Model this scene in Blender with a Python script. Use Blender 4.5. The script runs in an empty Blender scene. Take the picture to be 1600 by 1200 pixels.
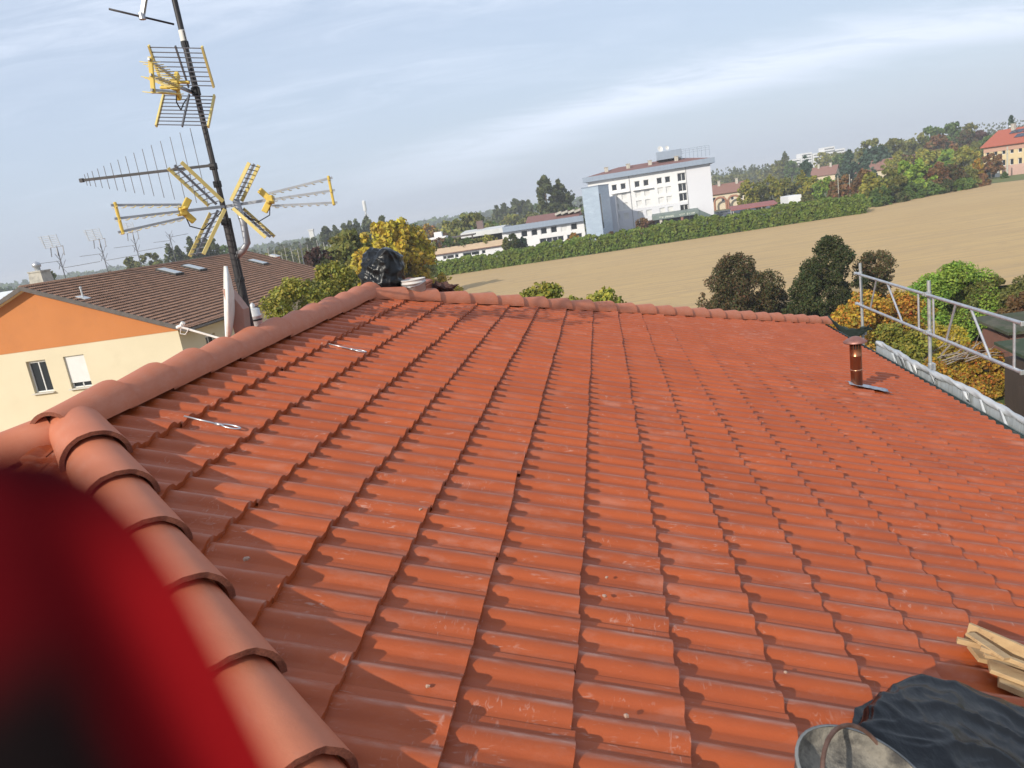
import bpy, bmesh, math, random
import numpy as np
from math import sin, cos, tan, radians, pi, sqrt, atan2, degrees
from mathutils import Vector, Matrix

sc = bpy.context.scene
COL = sc.collection
# ------------------------------------------------------------------ camera
H = 9.5                                    # eye height above the ground
HAZE_D = 0.0005                            # density of the autumn haze
F_PX = 1155.0                              # focal length in pixels of a 1600 px wide frame
ROLL = radians(8.65); PITCH = math.atan(270 / F_PX)
fw = np.array([0, cos(PITCH), -sin(PITCH)]); r0 = np.array([1., 0, 0]); u0 = np.cross(r0, fw)
RIGHT = r0 * cos(ROLL) - u0 * sin(ROLL); UP = u0 * cos(ROLL) + r0 * sin(ROLL)
EYE = np.array([0, 0, H])
cam_d = bpy.data.cameras.new("camera"); cam = bpy.data.objects.new("camera", cam_d); COL.objects.link(cam)
cam_d.sensor_width = 36; cam_d.lens = 36 * F_PX / 1600; cam_d.clip_start = 0.004; cam_d.clip_end = 9000
M = Matrix.Identity(4)
for i in range(3):
    M[i][0], M[i][1], M[i][2], M[i][3] = RIGHT[i], UP[i], -fw[i], EYE[i]
cam.matrix_world = M
cam_d.dof.use_dof = True; cam_d.dof.focus_distance = 7.0; cam_d.dof.aperture_fstop = 9.0
sc.camera = cam
# ------------------------------------------------------------------ light
SUN_AZ, SUN_EL = radians(-140), radians(28)
L = Vector((sin(SUN_AZ) * cos(SUN_EL), cos(SUN_AZ) * cos(SUN_EL), sin(SUN_EL)))
sun_d = bpy.data.lights.new("sun", 'SUN'); sun_d.energy = 3.3; sun_d.angle = radians(0.6); sun_d.color = (1.0, 0.93, 0.82)
sun = bpy.data.objects.new("sun", sun_d); COL.objects.link(sun); sun.location = L * 60
sun.rotation_euler = L.to_track_quat('Z', 'Y').to_euler()
sc.view_settings.view_transform = 'Standard'; sc.view_settings.look = 'None'
sc.view_settings.gamma = 1; sc.view_settings.use_curve_mapping = False
sc.view_settings.exposure = 0.40

def build_world():
    w = bpy.data.worlds.new("World"); sc.world = w; w.use_nodes = True
    nt = w.node_tree; nt.nodes.clear(); N = nt.nodes.new; K = nt.links.new
    out = N('ShaderNodeOutputWorld'); bg = N('ShaderNodeBackground'); K(bg.outputs[0], out.inputs[0])
    bg.inputs['Strength'].default_value = 0.114
    sky = N('ShaderNodeTexSky'); sky.sky_type = 'NISHITA'; sky.sun_disc = False
    sky.sun_elevation = SUN_EL; sky.sun_rotation = SUN_AZ; sky.altitude = 50
    sky.air_density = 1.3; sky.dust_density = 2.5; sky.ozone_density = 2.0
    tc = N('ShaderNodeTexCoord'); sep = N('ShaderNodeSeparateXYZ'); K(tc.outputs['Generated'], sep.inputs[0])
    add = N('ShaderNodeMath'); add.operation = 'MAXIMUM'; K(sep.outputs['Z'], add.inputs[0]); add.inputs[1].default_value = 0.0
    ad2 = N('ShaderNodeMath'); ad2.operation = 'ADD'; K(add.outputs[0], ad2.inputs[0]); ad2.inputs[1].default_value = 0.22
    dx = N('ShaderNodeMath'); dx.operation = 'DIVIDE'; K(sep.outputs['X'], dx.inputs[0]); K(ad2.outputs[0], dx.inputs[1])
    dy = N('ShaderNodeMath'); dy.operation = 'DIVIDE'; K(sep.outputs['Y'], dy.inputs[0]); K(ad2.outputs[0], dy.inputs[1])
    cmb = N('ShaderNodeCombineXYZ'); K(dx.outputs[0], cmb.inputs[0]); K(dy.outputs[0], cmb.inputs[1])
    mp = N('ShaderNodeMapping'); K(cmb.outputs[0], mp.inputs[0])
    mp.inputs['Rotation'].default_value = (0, 0, radians(-38)); mp.inputs['Scale'].default_value = (0.42, 1.35, 1)
    def noise(scale, det, rough, dist, loc):
        m2 = N('ShaderNodeMapping'); K(mp.outputs[0], m2.inputs[0]); m2.inputs['Location'].default_value = loc
        n = N('ShaderNodeTexNoise'); K(m2.outputs[0], n.inputs['Vector'])
        n.inputs['Scale'].default_value = scale; n.inputs['Detail'].default_value = det
        n.inputs['Roughness'].default_value = rough; n.inputs['Distortion'].default_value = dist
        return n
    def ramp(src, a, b, lo=0.0, hi=1.0):
        r = N('ShaderNodeMapRange'); K(src, r.inputs[0]); r.interpolation_type = 'SMOOTHSTEP'
        r.inputs[1].default_value = a; r.inputs[2].default_value = b; r.inputs[3].default_value = lo; r.inputs[4].default_value = hi
        return r
    big = noise(1.1, 4, 0.55, 0.4, (1.3, 0.2, 0)); fine = noise(5.5, 10, 0.66, 0.9, (4.0, 2.0, 3.0))
    rb = ramp(big.outputs['Fac'], 0.36, 0.68); rf = ramp(fine.outputs['Fac'], 0.30, 0.72)
    mul = N('ShaderNodeMath'); mul.operation = 'MULTIPLY'; K(rb.outputs[0], mul.inputs[0]); K(rf.outputs[0], mul.inputs[1])
    # a thin veil everywhere, thicker streaks where the two noises meet; near the horizon only a pale grey-blue murk
    hor = ramp(sep.outputs['Z'], 0.02, 0.30)
    def mth(op, a, b_):
        r = N('ShaderNodeMath'); r.operation = op
        for k, s_ in enumerate((a, b_)):
            if isinstance(s_, (int, float)): r.inputs[k].default_value = s_
            else: K(s_, r.inputs[k])
        return r.outputs[0]
    def dot(v):
        d_ = N('ShaderNodeVectorMath'); d_.operation = 'DOT_PRODUCT'; K(cmb.outputs[0], d_.inputs[0]); d_.inputs[1].default_value = v; return d_.outputs['Value']
    # one long bank of thin cloud lying across the sky beyond the field
    off = mth('ADD', mth('SUBTRACT', dot((.47, .88, 0)), 2.90), mth('MULTIPLY', mth('SUBTRACT', big.outputs['Fac'], .5), .9))
    off = mth('ADD', off, mth('MULTIPLY', mth('SUBTRACT', fine.outputs['Fac'], .5), .35))
    bank = ramp(mth('ABSOLUTE', off, 0), .46, .0); bank = mth('MULTIPLY', bank.outputs[0], ramp(dot((.88, -.47, 0)), -2.4, -.6, .15, 1).outputs[0])
    bank = mth('MULTIPLY', bank, ramp(fine.outputs['Fac'], .25, .6, .45, 1).outputs[0])
    m3 = N('ShaderNodeMath'); m3.operation = 'MAXIMUM'; K(mth('MULTIPLY', mth('MULTIPLY', mul.outputs[0], hor.outputs[0]), .9), m3.inputs[0]); K(bank, m3.inputs[1])
    veil = N('ShaderNodeMix'); veil.data_type = 'RGBA'; veil.inputs['Factor'].default_value = 0.74
    K(sky.outputs[0], veil.inputs['A']); veil.inputs['B'].default_value = (4.2, 4.9, 6.2, 1)
    cl = N('ShaderNodeMix'); cl.data_type = 'RGBA'; K(m3.outputs[0], cl.inputs['Factor'])
    K(veil.outputs['Result'], cl.inputs['A']); cl.inputs['B'].default_value = (5.9, 6.5, 7.6, 1)
    K(cl.outputs['Result'], bg.inputs['Color'])
build_world()

# ------------------------------------------------------------------ frames
RD = np.array([0.14794514, 0.98899557, 0.0])     # along our ridge, away from the camera
DN = np.array([0.98899557, -0.14794514, 0.0])    # across, to the right
RZ = -atan2(0.14794514, 0.98899557)
def P(q, r, z): return q * DN + r * RD + np.array([0, 0, z])
def ray(x, y):
    d = fw + RIGHT * (x - 800) / F_PX + UP * (600 - y) / F_PX
    return d
def at_y(x, y, Y):                                # the point at distance Y (world y) seen at photo pixel x, y
    d = ray(x, y); return EYE + d * (Y / d[1])
def at_r(x, y, r):
    d = ray(x, y); return EYE + d * (r / (d @ RD))
def at_z(x, y, z):
    d = ray(x, y); return EYE + d * ((z - H) / d[2])
def qrz(p): return np.array([p @ DN, p @ RD, p[2]])
SL = radians(19); D_PL = 1.5
DD = DN * cos(SL) + np.array([0, 0, -sin(SL)])
NN = np.cross(RD, DD); NN = NN * np.sign(NN[2])
def on_roof(x, y, lift=0.0):
    d = ray(x, y); return EYE + d * (-(D_PL - lift) / (NN @ d))

# ------------------------------------------------------------------ object helpers
ORG = {}
def tag(o, label=None, cat=None, group=None, kind=None):
    if label: o['label'] = label
    if cat: o['category'] = cat
    if group: o['group'] = group
    if kind: o['kind'] = kind
    return o
def empty(name, org, label, cat, group=None, house=False, rz=0.0):
    """an Empty at the thing's base. house=True: children are built in (q, r, z) of our ridge's frame; otherwise in world x, y, z."""
    o = bpy.data.objects.new(name, None); COL.objects.link(o); o.empty_display_size = 0.2
    if house:
        o.location = P(*org); o.rotation_euler = (0, 0, RZ)
    else:
        o.location = org; o.rotation_euler = (0, 0, rz)
    ORG[o.name] = np.array(org, float)
    return tag(o, label, cat, group)
def link_mesh(name, me, mats, parent=None, loc=None, house=False):
    o = bpy.data.objects.new(name, me); COL.objects.link(o)
    for m in (mats if isinstance(mats, (list, tuple)) else [mats]): me.materials.append(m)
    if parent is not None: o.parent = parent
    elif loc is not None:
        o.location = P(*loc) if house else loc
        if house: o.rotation_euler = (0, 0, RZ)
    return o
def root_of(o):
    while o.parent is not None: o = o.parent
    return o
def make_mesh(name, v, f, mi=None, smooth=False):
    me = bpy.data.meshes.new(name); me.from_pydata([tuple(map(float, p)) for p in v], [], [tuple(map(int, q)) for q in f])
    if mi is not None: me.polygons.foreach_set('material_index', np.array(mi, dtype=np.int32))
    if smooth: me.polygons.foreach_set('use_smooth', np.ones(len(me.polygons), dtype=bool))
    me.update(); return me
class MB:
    def __init__(self): self.v = []; self.f = []; self.mi = []; self.m = 0
    def mat(self, i): self.m = i; return self
    def add(self, vs, fs):
        b = len(self.v); self.v += [np.asarray(p, float) for p in vs]
        self.f += [tuple(b + i for i in q) for q in fs]; self.mi += [self.m] * len(fs); return self
    def box(self, c, s, R=None):
        c = np.asarray(c, float); hx, hy, hz = [k / 2 for k in s]
        vs = [np.array((x, y, z)) for z in (-hz, hz) for y in (-hy, hy) for x in (-hx, hx)]
        if R is not None: R = np.array(R); vs = [R @ p for p in vs]
        return self.add([c + p for p in vs], [(0, 2, 3, 1), (4, 5, 7, 6), (0, 1, 5, 4), (2, 6, 7, 3), (0, 4, 6, 2), (1, 3, 7, 5)])
    def bar(self, a, b, w, h, up=(0, 0, 1)):
        a = np.asarray(a, float); b = np.asarray(b, float); d = b - a; l = np.linalg.norm(d); d = d / l
        s = np.cross(d, np.asarray(up, float))
        if np.linalg.norm(s) < 1e-6: s = np.cross(d, (1, 0, 0))
        s /= np.linalg.norm(s); u = np.cross(s, d)
        return self.box((a + b) / 2, (l, w, h), np.stack([d, s, u], 1))
    def tube(self, a, b, r1, r2=None, n=8, caps=True):
        return self.path([a, b], [r1, r1 if r2 is None else r2], n, caps)
    def path(self, pts, rad, n=8, caps=True):
        pts = [np.asarray(p, float) for p in pts]
        if not isinstance(rad, (list, tuple, np.ndarray)): rad = [rad] * len(pts)
        rings = []; prev = None
        for i, p in enumerate(pts):
            d = pts[min(i + 1, len(pts) - 1)] - pts[max(i - 1, 0)]; d = d / (np.linalg.norm(d) + 1e-12)
            if prev is None:
                s = np.cross(d, (0, 0, 1.)); 
                if np.linalg.norm(s) < 1e-3: s = np.cross(d, (1., 0, 0))
            else: s = prev - d * (prev @ d)
            s = s / np.linalg.norm(s); prev = s; t = np.cross(d, s)
            rings.append([p + rad[i] * (cos(2 * pi * k / n) * s + sin(2 * pi * k / n) * t) for k in range(n)])
        vs = [q for r in rings for q in r]; fs = []
        for i in range(len(pts) - 1):
            for k in range(n):
                a = i * n + k; b = i * n + (k + 1) % n; fs.append((a, b, b + n, a + n))
        if caps: fs.append(tuple(range(n - 1, -1, -1))); fs.append(tuple(range((len(pts) - 1) * n, len(pts) * n)))
        return self.add(vs, fs)
    def lathe(self, c, prof, n=20, ax=None, caps=(False, False)):
        """prof: (radius, height) pairs about axis ax through c"""
        c = np.asarray(c, float); ax = np.array((0, 0, 1.)) if ax is None else np.asarray(ax, float) / np.linalg.norm(ax)
        s = np.cross(ax, (0, 1., 0)) if abs(ax[1]) < .9 else np.cross(ax, (1., 0, 0)); s /= np.linalg.norm(s); t = np.cross(ax, s)
        vs = [c + ax * h + r * (cos(2 * pi * k / n) * s + sin(2 * pi * k / n) * t) for r, h in prof for k in range(n)]; fs = []
        for i in range(len(prof) - 1):
            for k in range(n):
                a = i * n + k; b = i * n + (k + 1) % n; fs.append((a, b, b + n, a + n))
        if caps[0]: fs.append(tuple(range(n - 1, -1, -1)))
        if caps[1]: fs.append(tuple(range((len(prof) - 1) * n, len(prof) * n)))
        return self.add(vs, fs)
    def prism(self, poly, d):
        d = np.asarray(d, float); n = len(poly); poly = [np.asarray(p, float) for p in poly]
        return self.add(poly + [p + d for p in poly], [tuple(range(n - 1, -1, -1)), tuple(range(n, 2 * n))] + [(i, (i + 1) % n, (i + 1) % n + n, i + n) for i in range(n)])
    def quad(self, a, b, c, d): return self.add([a, b, c, d], [(0, 1, 2, 3)])
    def grid(self, G):
        n, m = len(G), len(G[0]); vs = [p for row in G for p in row]
        return self.add(vs, [(i * m + j, i * m + j + 1, (i + 1) * m + j + 1, (i + 1) * m + j) for i in range(n - 1) for j in range(m - 1)])
    def build(self, name, mats, parent=None, org=None, house=False, smooth=False, bevel=0.0, auto=None, thick=0.0):
        o_ = np.zeros(3)
        if parent is not None:
            o_ = ORG[root_of(parent).name]
        elif org is not None: o_ = np.asarray(org, float)
        v = [p - o_ for p in self.v] if self.v else []
        me = make_mesh(name, v, self.f, self.mi, smooth)
        o = link_mesh(name, me, mats, parent, None if parent is not None else o_, house)
        if parent is None: ORG[o.name] = o_
        fix_normals(me)
        if auto: 
            me.polygons.foreach_set('use_smooth', np.ones(len(me.polygons), dtype=bool)); me.set_sharp_from_angle(angle=radians(auto))
        if thick:
            m = o.modifiers.new('thickness', 'SOLIDIFY'); m.thickness = thick; m.offset = 0
        if bevel:
            m = o.modifiers.new('bevel', 'BEVEL'); m.width = bevel; m.segments = 2; m.limit_method = 'ANGLE'; m.angle_limit = radians(40)
        return o
def fix_normals(me):
    if len(me.polygons) > 20000: return
    bm = bmesh.new(); bm.from_mesh(me); bmesh.ops.recalc_face_normals(bm, faces=bm.faces); bm.to_mesh(me); bm.free()
def copy_tree(o, parent=None):
    c = o.copy(); COL.objects.link(c)
    if parent is not None: c.parent = parent
    for ch in o.children: copy_tree(ch, c)
    return c

# ------------------------------------------------------------------ materials
def new_mat(name):
    m = bpy.data.materials.new(name); m.use_nodes = True; nt = m.node_tree
    b = nt.nodes['Principled BSDF']; return m, nt, b
def mat(name, c, rough=0.6, metal=0.0, c2=None, scale=4.0, amt=None, bump=0.0, bscale=None, spec=0.5, stretch=(1, 1, 1), dirt=None, dscale=1.2, dlo=.5, dhi=.75, isl=0.0):
    """colour c varied towards c2 by noise; dirt = a second colour in blotches; isl = brightness spread between separate pieces"""
    m, nt, b = new_mat(name); N = nt.nodes.new; K = nt.links.new
    b.inputs['Roughness'].default_value = rough; b.inputs['Metallic'].default_value = metal; b.inputs['Specular IOR Level'].default_value = spec
    b.inputs['Base Color'].default_value = (*c, 1); src = None
    tc = N('ShaderNodeTexCoord'); mp = N('ShaderNodeMapping'); K(tc.outputs['Object'], mp.inputs[0]); mp.inputs['Scale'].default_value = stretch
    def nz(s, d=5, r=.6):
        n = N('ShaderNodeTexNoise'); K(mp.outputs[0], n.inputs['Vector']); n.inputs['Scale'].default_value = s; n.inputs['Detail'].default_value = d; n.inputs['Roughness'].default_value = r; return n
    def mix(fac, A, B):
        x = N('ShaderNodeMix'); x.data_type = 'RGBA'
        if fac is not None: K(fac, x.inputs['Factor'])
        for s_, k in ((A, 'A'), (B, 'B')):
            if isinstance(s_, tuple): x.inputs[k].default_value = (*s_, 1)
            else: K(s_, x.inputs[k])
        return x.outputs['Result']
    if c2 is not None:
        n = nz(scale); r = N('ShaderNodeMapRange'); K(n.outputs['Fac'], r.inputs[0]); r.inputs[1].default_value = .32; r.inputs[2].default_value = .68
        src = mix(r.outputs[0], c, c2)
    if dirt is not None:
        n = nz(dscale, 8, .65); r = N('ShaderNodeMapRange'); K(n.outputs['Fac'], r.inputs[0]); r.inputs[1].default_value = dlo; r.inputs[2].default_value = dhi
        src = mix(r.outputs[0], src if src is not None else c, dirt)
    if isl:
        g = N('ShaderNodeNewGeometry'); r = N('ShaderNodeMapRange'); K(g.outputs['Random Per Island'], r.inputs[0]); r.inputs[3].default_value = 1 - isl; r.inputs[4].default_value = 1 + isl
        hs = N('ShaderNodeHueSaturation'); K(r.outputs[0], hs.inputs['Value'])
        if src is not None: K(src, hs.inputs['Color'])
        else: hs.inputs['Color'].default_value = (*c, 1)
        src = hs.outputs[0]
    if src is not None: K(src, b.inputs['Base Color'])
    if bump:
        n = nz(bscale or scale * 4, 6, .6); bp = N('ShaderNodeBump'); bp.inputs['Strength'].default_value = 1.0; bp.inputs['Distance'].default_value = bump
        K(n.outputs['Fac'], bp.inputs['Height']); K(bp.outputs[0], b.inputs['Normal'])
    return m
def tile_mat(name, ca, cb, dust, dust_amt, rough=.5, spec=.4, isl=.12, scuff=True, roll=None):
    m, nt, b = new_mat(name); N = nt.nodes.new; K = nt.links.new
    b.inputs['Specular IOR Level'].default_value = spec
    tc = N('ShaderNodeTexCoord')
    def nz(s, st=(1, 1, 1), d=6, r=.6, dist=0.0, off=(0, 0, 0)):
        mp = N('ShaderNodeMapping'); K(tc.outputs['Object'], mp.inputs[0]); mp.inputs['Scale'].default_value = st; mp.inputs['Location'].default_value = off
        n = N('ShaderNodeTexNoise'); K(mp.outputs[0], n.inputs['Vector']); n.inputs['Scale'].default_value = s; n.inputs['Detail'].default_value = d; n.inputs['Roughness'].default_value = r; n.inputs['Distortion'].default_value = dist
        return n.outputs['Fac']
    def rng(x, a, c_, lo=0., hi=1.):
        r = N('ShaderNodeMapRange'); K(x, r.inputs[0]); r.inputs[1].default_value = a; r.inputs[2].default_value = c_; r.inputs[3].default_value = lo; r.inputs[4].default_value = hi; return r.outputs[0]
    def mth(op, a, c_):
        r = N('ShaderNodeMath'); r.operation = op
        for k, s_ in enumerate((a, c_)):
            if isinstance(s_, (int, float)): r.inputs[k].default_value = s_
            else: K(s_, r.inputs[k])
        return r.outputs[0]
    def mix(f, A, B):
        x = N('ShaderNodeMix'); x.data_type = 'RGBA'; K(f, x.inputs['Factor'])
        for s_, k in ((A, 'A'), (B, 'B')):
            if isinstance(s_, tuple): x.inputs[k].default_value = (*s_, 1)
            else: K(s_, x.inputs[k])
        return x.outputs['Result']
    col = mix(rng(nz(2.3), .3, .7), ca, cb)
    g = N('ShaderNodeNewGeometry'); hs = N('ShaderNodeHueSaturation'); K(col, hs.inputs['Color'])
    K(rng(g.outputs['Random Per Island'], 0, 1, 1 - isl, 1 + isl), hs.inputs['Value'])
    col = hs.outputs[0]
    broad = rng(nz(.45, d=3), .42, .72, .25, 1.)
    blot = rng(nz(7, (.5, 1.3, 1), 8, .7), .52, .80)
    f = mth('MULTIPLY', mth('MULTIPLY', blot, broad), dust_amt)
    if scuff:                                        # thin chalky scratches left by boots
        s1 = rng(nz(60, (.12, 1, 1), 3, .5, 1.5), .60, .72); gate = rng(nz(5.5, (1, 1.4, 1), 3, .5, 0, (3, 7, 0)), .50, .62)
        s2 = rng(nz(55, (1, .16, 1), 3, .5, 1.2, (9, 1, 0)), .60, .72); gate2 = rng(nz(4.3, (1, 1, 1), 3, .5, 0, (13, 2, 0)), .54, .65)
        sc_ = mth('MAXIMUM', mth('MULTIPLY', s1, gate), mth('MULTIPLY', s2, gate2)); f = mth('MAXIMUM', f, mth('MULTIPLY', sc_, .5))
    if roll:                                         # chalk gathers along the worn crest of each roll
        sp = N('ShaderNodeSeparateXYZ'); K(tc.outputs['Object'], sp.inputs[0])
        ph = mth('FRACT', mth('DIVIDE', mth('ADD', sp.outputs['Y'], roll[1]), roll[0]), 0)
        cre = rng(mth('ABSOLUTE', mth('SUBTRACT', ph, .58), 0), .0, .13, 1, 0)
        worn = mth('MULTIPLY', cre, rng(nz(16, (.25, 1, 1), 6, .7), .40, .66)); f = mth('MAXIMUM', f, mth('MULTIPLY', worn, .62))
    col = mix(f, col, dust)
    speck = rng(nz(150, d=2), .70, .76); col = mix(mth('MULTIPLY', speck, .5), col, tuple(.55 * k for k in cb))
    K(col, b.inputs['Base Color'])
    K(rng(f, 0, .6, rough, .85), b.inputs['Roughness'])
    bp = N('ShaderNodeBump'); bp.inputs['Distance'].default_value = .0016; bp.inputs['Strength'].default_value = .6
    K(mth('ADD', nz(90, d=4), mth('MULTIPLY', nz(9, d=3), 1.5)), bp.inputs['Height']); K(bp.outputs[0], b.inputs['Normal'])
    return m
# ------------------------------------------------------------------ ground (structure)
m_ground = mat("ground_grass", (.085, .10, .035), .95, c2=(.12, .11, .05), scale=.08, dirt=(.16, .13, .08), dscale=.02, bump=.05, bscale=2)
def sheet(name, pts, z, m, n=1):
    b = MB(); c = np.mean(pts, axis=0); b.add([np.array((x, y, z)) for x, y in pts], [tuple(range(len(pts)))])
    return tag(b.build(name, m, org=(c[0], c[1], z)), kind='structure')
sheet('ground', [(-2600, -300), (2600, -300), (2600, 3200), (-2600, 3200)], 0.0, m_ground)

# ------------------------------------------------------------------ our house with the new roof
m_tile = tile_mat("roof_tile_terracotta", (.37, .076, .017), (.315, .062, .015), (.50, .33, .27),   .6, isl=.07, roll=(.16, 5.57 - 2.263 + .08))
m_cap = tile_mat("ridge_tile_terracotta", (.50, .165, .085), (.43, .135, .066), (.58, .40, .32), .5, rough=.6, isl=.06, scuff=False)
m_rim = mat("ridge_tile_broken_edge", (.26, .085, .045), .9, c2=(.15, .045, .025), scale=120, bump=.004, bscale=160)
m_plaster = mat("house_plaster", (.6, .5, .36), .9, c2=(.54, .45, .33), scale=1)
PITCH_V, ROLL_U = .354, .16
def tile_field(O, U, V, Nn, vlen, ulim, nose0, crest0, nu=11, amp=.025, seed=1, base=-.041, th=.028, tint=None):
    """overlapping double-roll tiles on a slope. O: slope apex corner, U along the eave, V down the slope, Nn its normal;
    ulim(v) = (umin, umax); every tile is a separate shell with its own small misfit"""
    rng = np.random.default_rng(seed); vs = []; fs = []; nb = 0
    rows = [(-.03, 0.0), (.12, .4), (.25, .75), (PITCH_V - .012, 1.0), (PITCH_V - .002, .985), (PITCH_V, .80), (PITCH_V - .002, .05)]
    ncol = 2 * nu + 1; nr = len(rows)
    k0 = math.ceil((0 - nose0) / PITCH_V) ; k1 = math.ceil((vlen - nose0) / PITCH_V)
    for k in range(k0, k1 + 1):
        nose = min(nose0 + k * PITCH_V, vlen); start = nose - PITCH_V
        if nose - max(start, 0) < .03: continue
        lims = [ulim(min(max(start + rv, 0), vlen)) for rv, _ in rows]
        lo = min(l[0] for l in lims); hi = max(l[1] for l in lims)
        j0 = math.floor((lo - crest0) / (2 * ROLL_U)) - 1; j1 = math.ceil((hi - crest0) / (2 * ROLL_U)) + 1
        for j in range(j0, j1 + 1):
            ua = crest0 + j * 2 * ROLL_U - .085; uu = ua + np.linspace(0, 2 * ROLL_U + .012, ncol)
            if uu[-1] < lo or uu[0] > hi: continue
            dz = rng.normal(0, .0016); dt = rng.normal(0, .0012); dv = rng.normal(0, .003); skew = rng.normal(0, .004)
            x_ = (uu - crest0 + ROLL_U / 2) % ROLL_U - ROLL_U / 2; h = np.clip(1 - (x_ / (ROLL_U * .30)) ** 2, 0, 1) ** .8 * amp
            h = h - .006 * (uu < ua + .012) + .003 * (uu > ua + 2 * ROLL_U - .012)
            ring = []
            for (rv, hh), lm in zip(rows, lims):
                v = start + rv + dv + skew * (uu - ua) / .32
                v = np.clip(v, 0, vlen + .01); uc = np.clip(uu, lm[0], lm[1])
                prof = np.interp(uc, uu, h)
                zz = base + prof + th * (rv / PITCH_V if hh > .9 or rv < .3 else 1) + dz + dt * rv * 3
                if hh < .9 and rv > .3: zz = base + prof + th + dz + dt - (.009 if hh > .5 else .036)
                ring.append(O + uc[:, None] * U + v[:, None] * V + zz[:, None] * Nn)
            A = np.concatenate(ring); vs.append(A)
            for i in range(nr - 1):
                a = nb + i * ncol + np.arange(ncol - 1)
                ww = np.linalg.norm(A[(i * ncol + np.arange(ncol - 1)) + 1] - A[i * ncol + np.arange(ncol - 1)], axis=1) + np.linalg.norm(A[((i + 1) * ncol + np.arange(ncol - 1)) + 1] - A[(i + 1) * ncol + np.arange(ncol - 1)], axis=1)
                a = a[ww > 1e-5]
                fs.append(np.stack([a, a + ncol, a + ncol + 1, a + 1], 1))
            nb += len(A)
    return np.concatenate(vs), np.concatenate(fs)
def big_mesh(name, v, f, smooth=True):
    me = bpy.data.meshes.new(name); me.vertices.add(len(v)); me.vertices.foreach_set('co', np.ascontiguousarray(v, dtype=np.float32).ravel())
    k = f.shape[1]; me.loops.add(len(f) * k); me.polygons.add(len(f))
    me.loops.foreach_set('vertex_index', np.ascontiguousarray(f, dtype=np.int32).ravel())
    me.polygons.foreach_set('loop_start', np.arange(0, len(f) * k, k, dtype=np.int32))
    me.polygons.foreach_set('loop_total', np.full(len(f), k, dtype=np.int32))
    if smooth: me.polygons.foreach_set('use_smooth', np.ones(len(f), dtype=bool))
    me.update(calc_edges=True); return me
# plan of the hipped roof in (q, r): apex line q = Q0 between RA and RB, half width W all round
Q0, ZR, RA, RB, W = -2.653, 8.828, 3.20, 7.94, 6.50
TS = tan(SL); ZE = ZR - W * TS; VL = W / cos(SL)
house = empty('house', (Q0, (RA + RB) / 2, 0), 'the house under us, hipped roof freshly laid with terracotta tiles', 'house', house=True)
HO = ORG[house.name]
def slope(name, O, U, V, ulim, nose0, crest0, nu, seed):
    U = np.array(U, float); V = np.array(V, float); Nn = np.cross(U, V); Nn *= np.sign(Nn[2])
    v, f = tile_field(np.array(O, float), U, V, Nn, VL, ulim, nose0, crest0, nu, seed=seed)
    me = big_mesh(name, v - HO, f); me.set_sharp_from_angle(angle=radians(50))
    return link_mesh(name, me, m_tile, house)
c_, s_ = cos(SL), sin(SL); v_ap = -2.29; foot_r = 0.0
# right slope: u = r coordinate (measured from r = 0)
slope('roof_slope', (Q0, 0, ZR), (0, 1, 0), (c_, 0, -s_), lambda v: (RA - v * c_, RB + v * c_), .25 - v_ap, 2.263, 16, 3)
slope('roof_slope', (Q0, 0, ZR), (0, 1, 0), (-c_, 0, -s_), lambda v: (RA - v * c_, RB + v * c_), .3, .05, 5, 4)
slope('roof_slope', (0, RA, ZR), (1, 0, 0), (0, -c_, -s_), lambda v: (Q0 - v * c_, Q0 + v * c_), .3, .02, 9, 5)
slope('roof_slope', (0, RB, ZR), (1, 0, 0), (0, c_, -s_), lambda v: (Q0 - v * c_, Q0 + v * c_), .3, .02, 4, 6)
b = MB(); wi = W - .55
x0, x1, y0, y1 = Q0 - wi, Q0 + wi, RA - wi, RB + wi
b.box(((x0 + x1) / 2, (y0 + y1) / 2, (ZE - .16) / 2), (x1 - x0, y1 - y0, ZE - .16)); b.build('wall', m_plaster, house)
b = MB(); b.box((Q0, (RA + RB) / 2, ZE - .12), (2 * W - .08, RB - RA + 2 * W - .08, .08)); b.build('soffit', mat("soffit_wood", (.2, .12, .07), .7), house)
# ridge and hip tiles: one mesh, a copy per tile
def cap_mesh(ra=.122, rb=.147, ln=.47, th=.021, n=18, jag=0.0):
    bm = MB(); a0, a1 = radians(-6), radians(186); segs = 6
    def ringp(r, x, dz=0): return [np.array((x, r * cos(a0 + (a1 - a0) * k / n), r * sin(a0 + (a1 - a0) * k / n) * .92 + dz)) for k in range(n + 1)]
    rr = random.Random(5)
    outer = [ringp(ra + (rb - ra) * (i / segs) ** 1.2, ln * i / segs) for i in range(segs + 1)]
    inner = [ringp(ra - th + (rb - ra) * (i / segs) ** 1.2, ln * i / segs) for i in range(segs + 1)]
    for k in range(n + 1):
        d = rr.uniform(-.004, .004); outer[-1][k][0] += d; inner[-1][k][0] += d
    bm.grid(outer); bm.grid(inner[::-1])
    bm.mat(1); bm.grid([outer[-1], inner[-1]]); bm.grid([inner[0], outer[0]])
    bm.mat(0); bm.grid([[o[0] for o in outer], [i[0] for i in inner]]); bm.grid([[i[-1] for i in inner], [o[-1] for o in outer]])
    me = make_mesh('ridge_tile', bm.v, bm.f, bm.mi, True); fix_normals(me); me.set_sharp_from_angle(angle=radians(40))
    me.materials.append(m_cap); me.materials.append(m_rim); return me
CAP = cap_mesh(); crng = random.Random(11)
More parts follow.
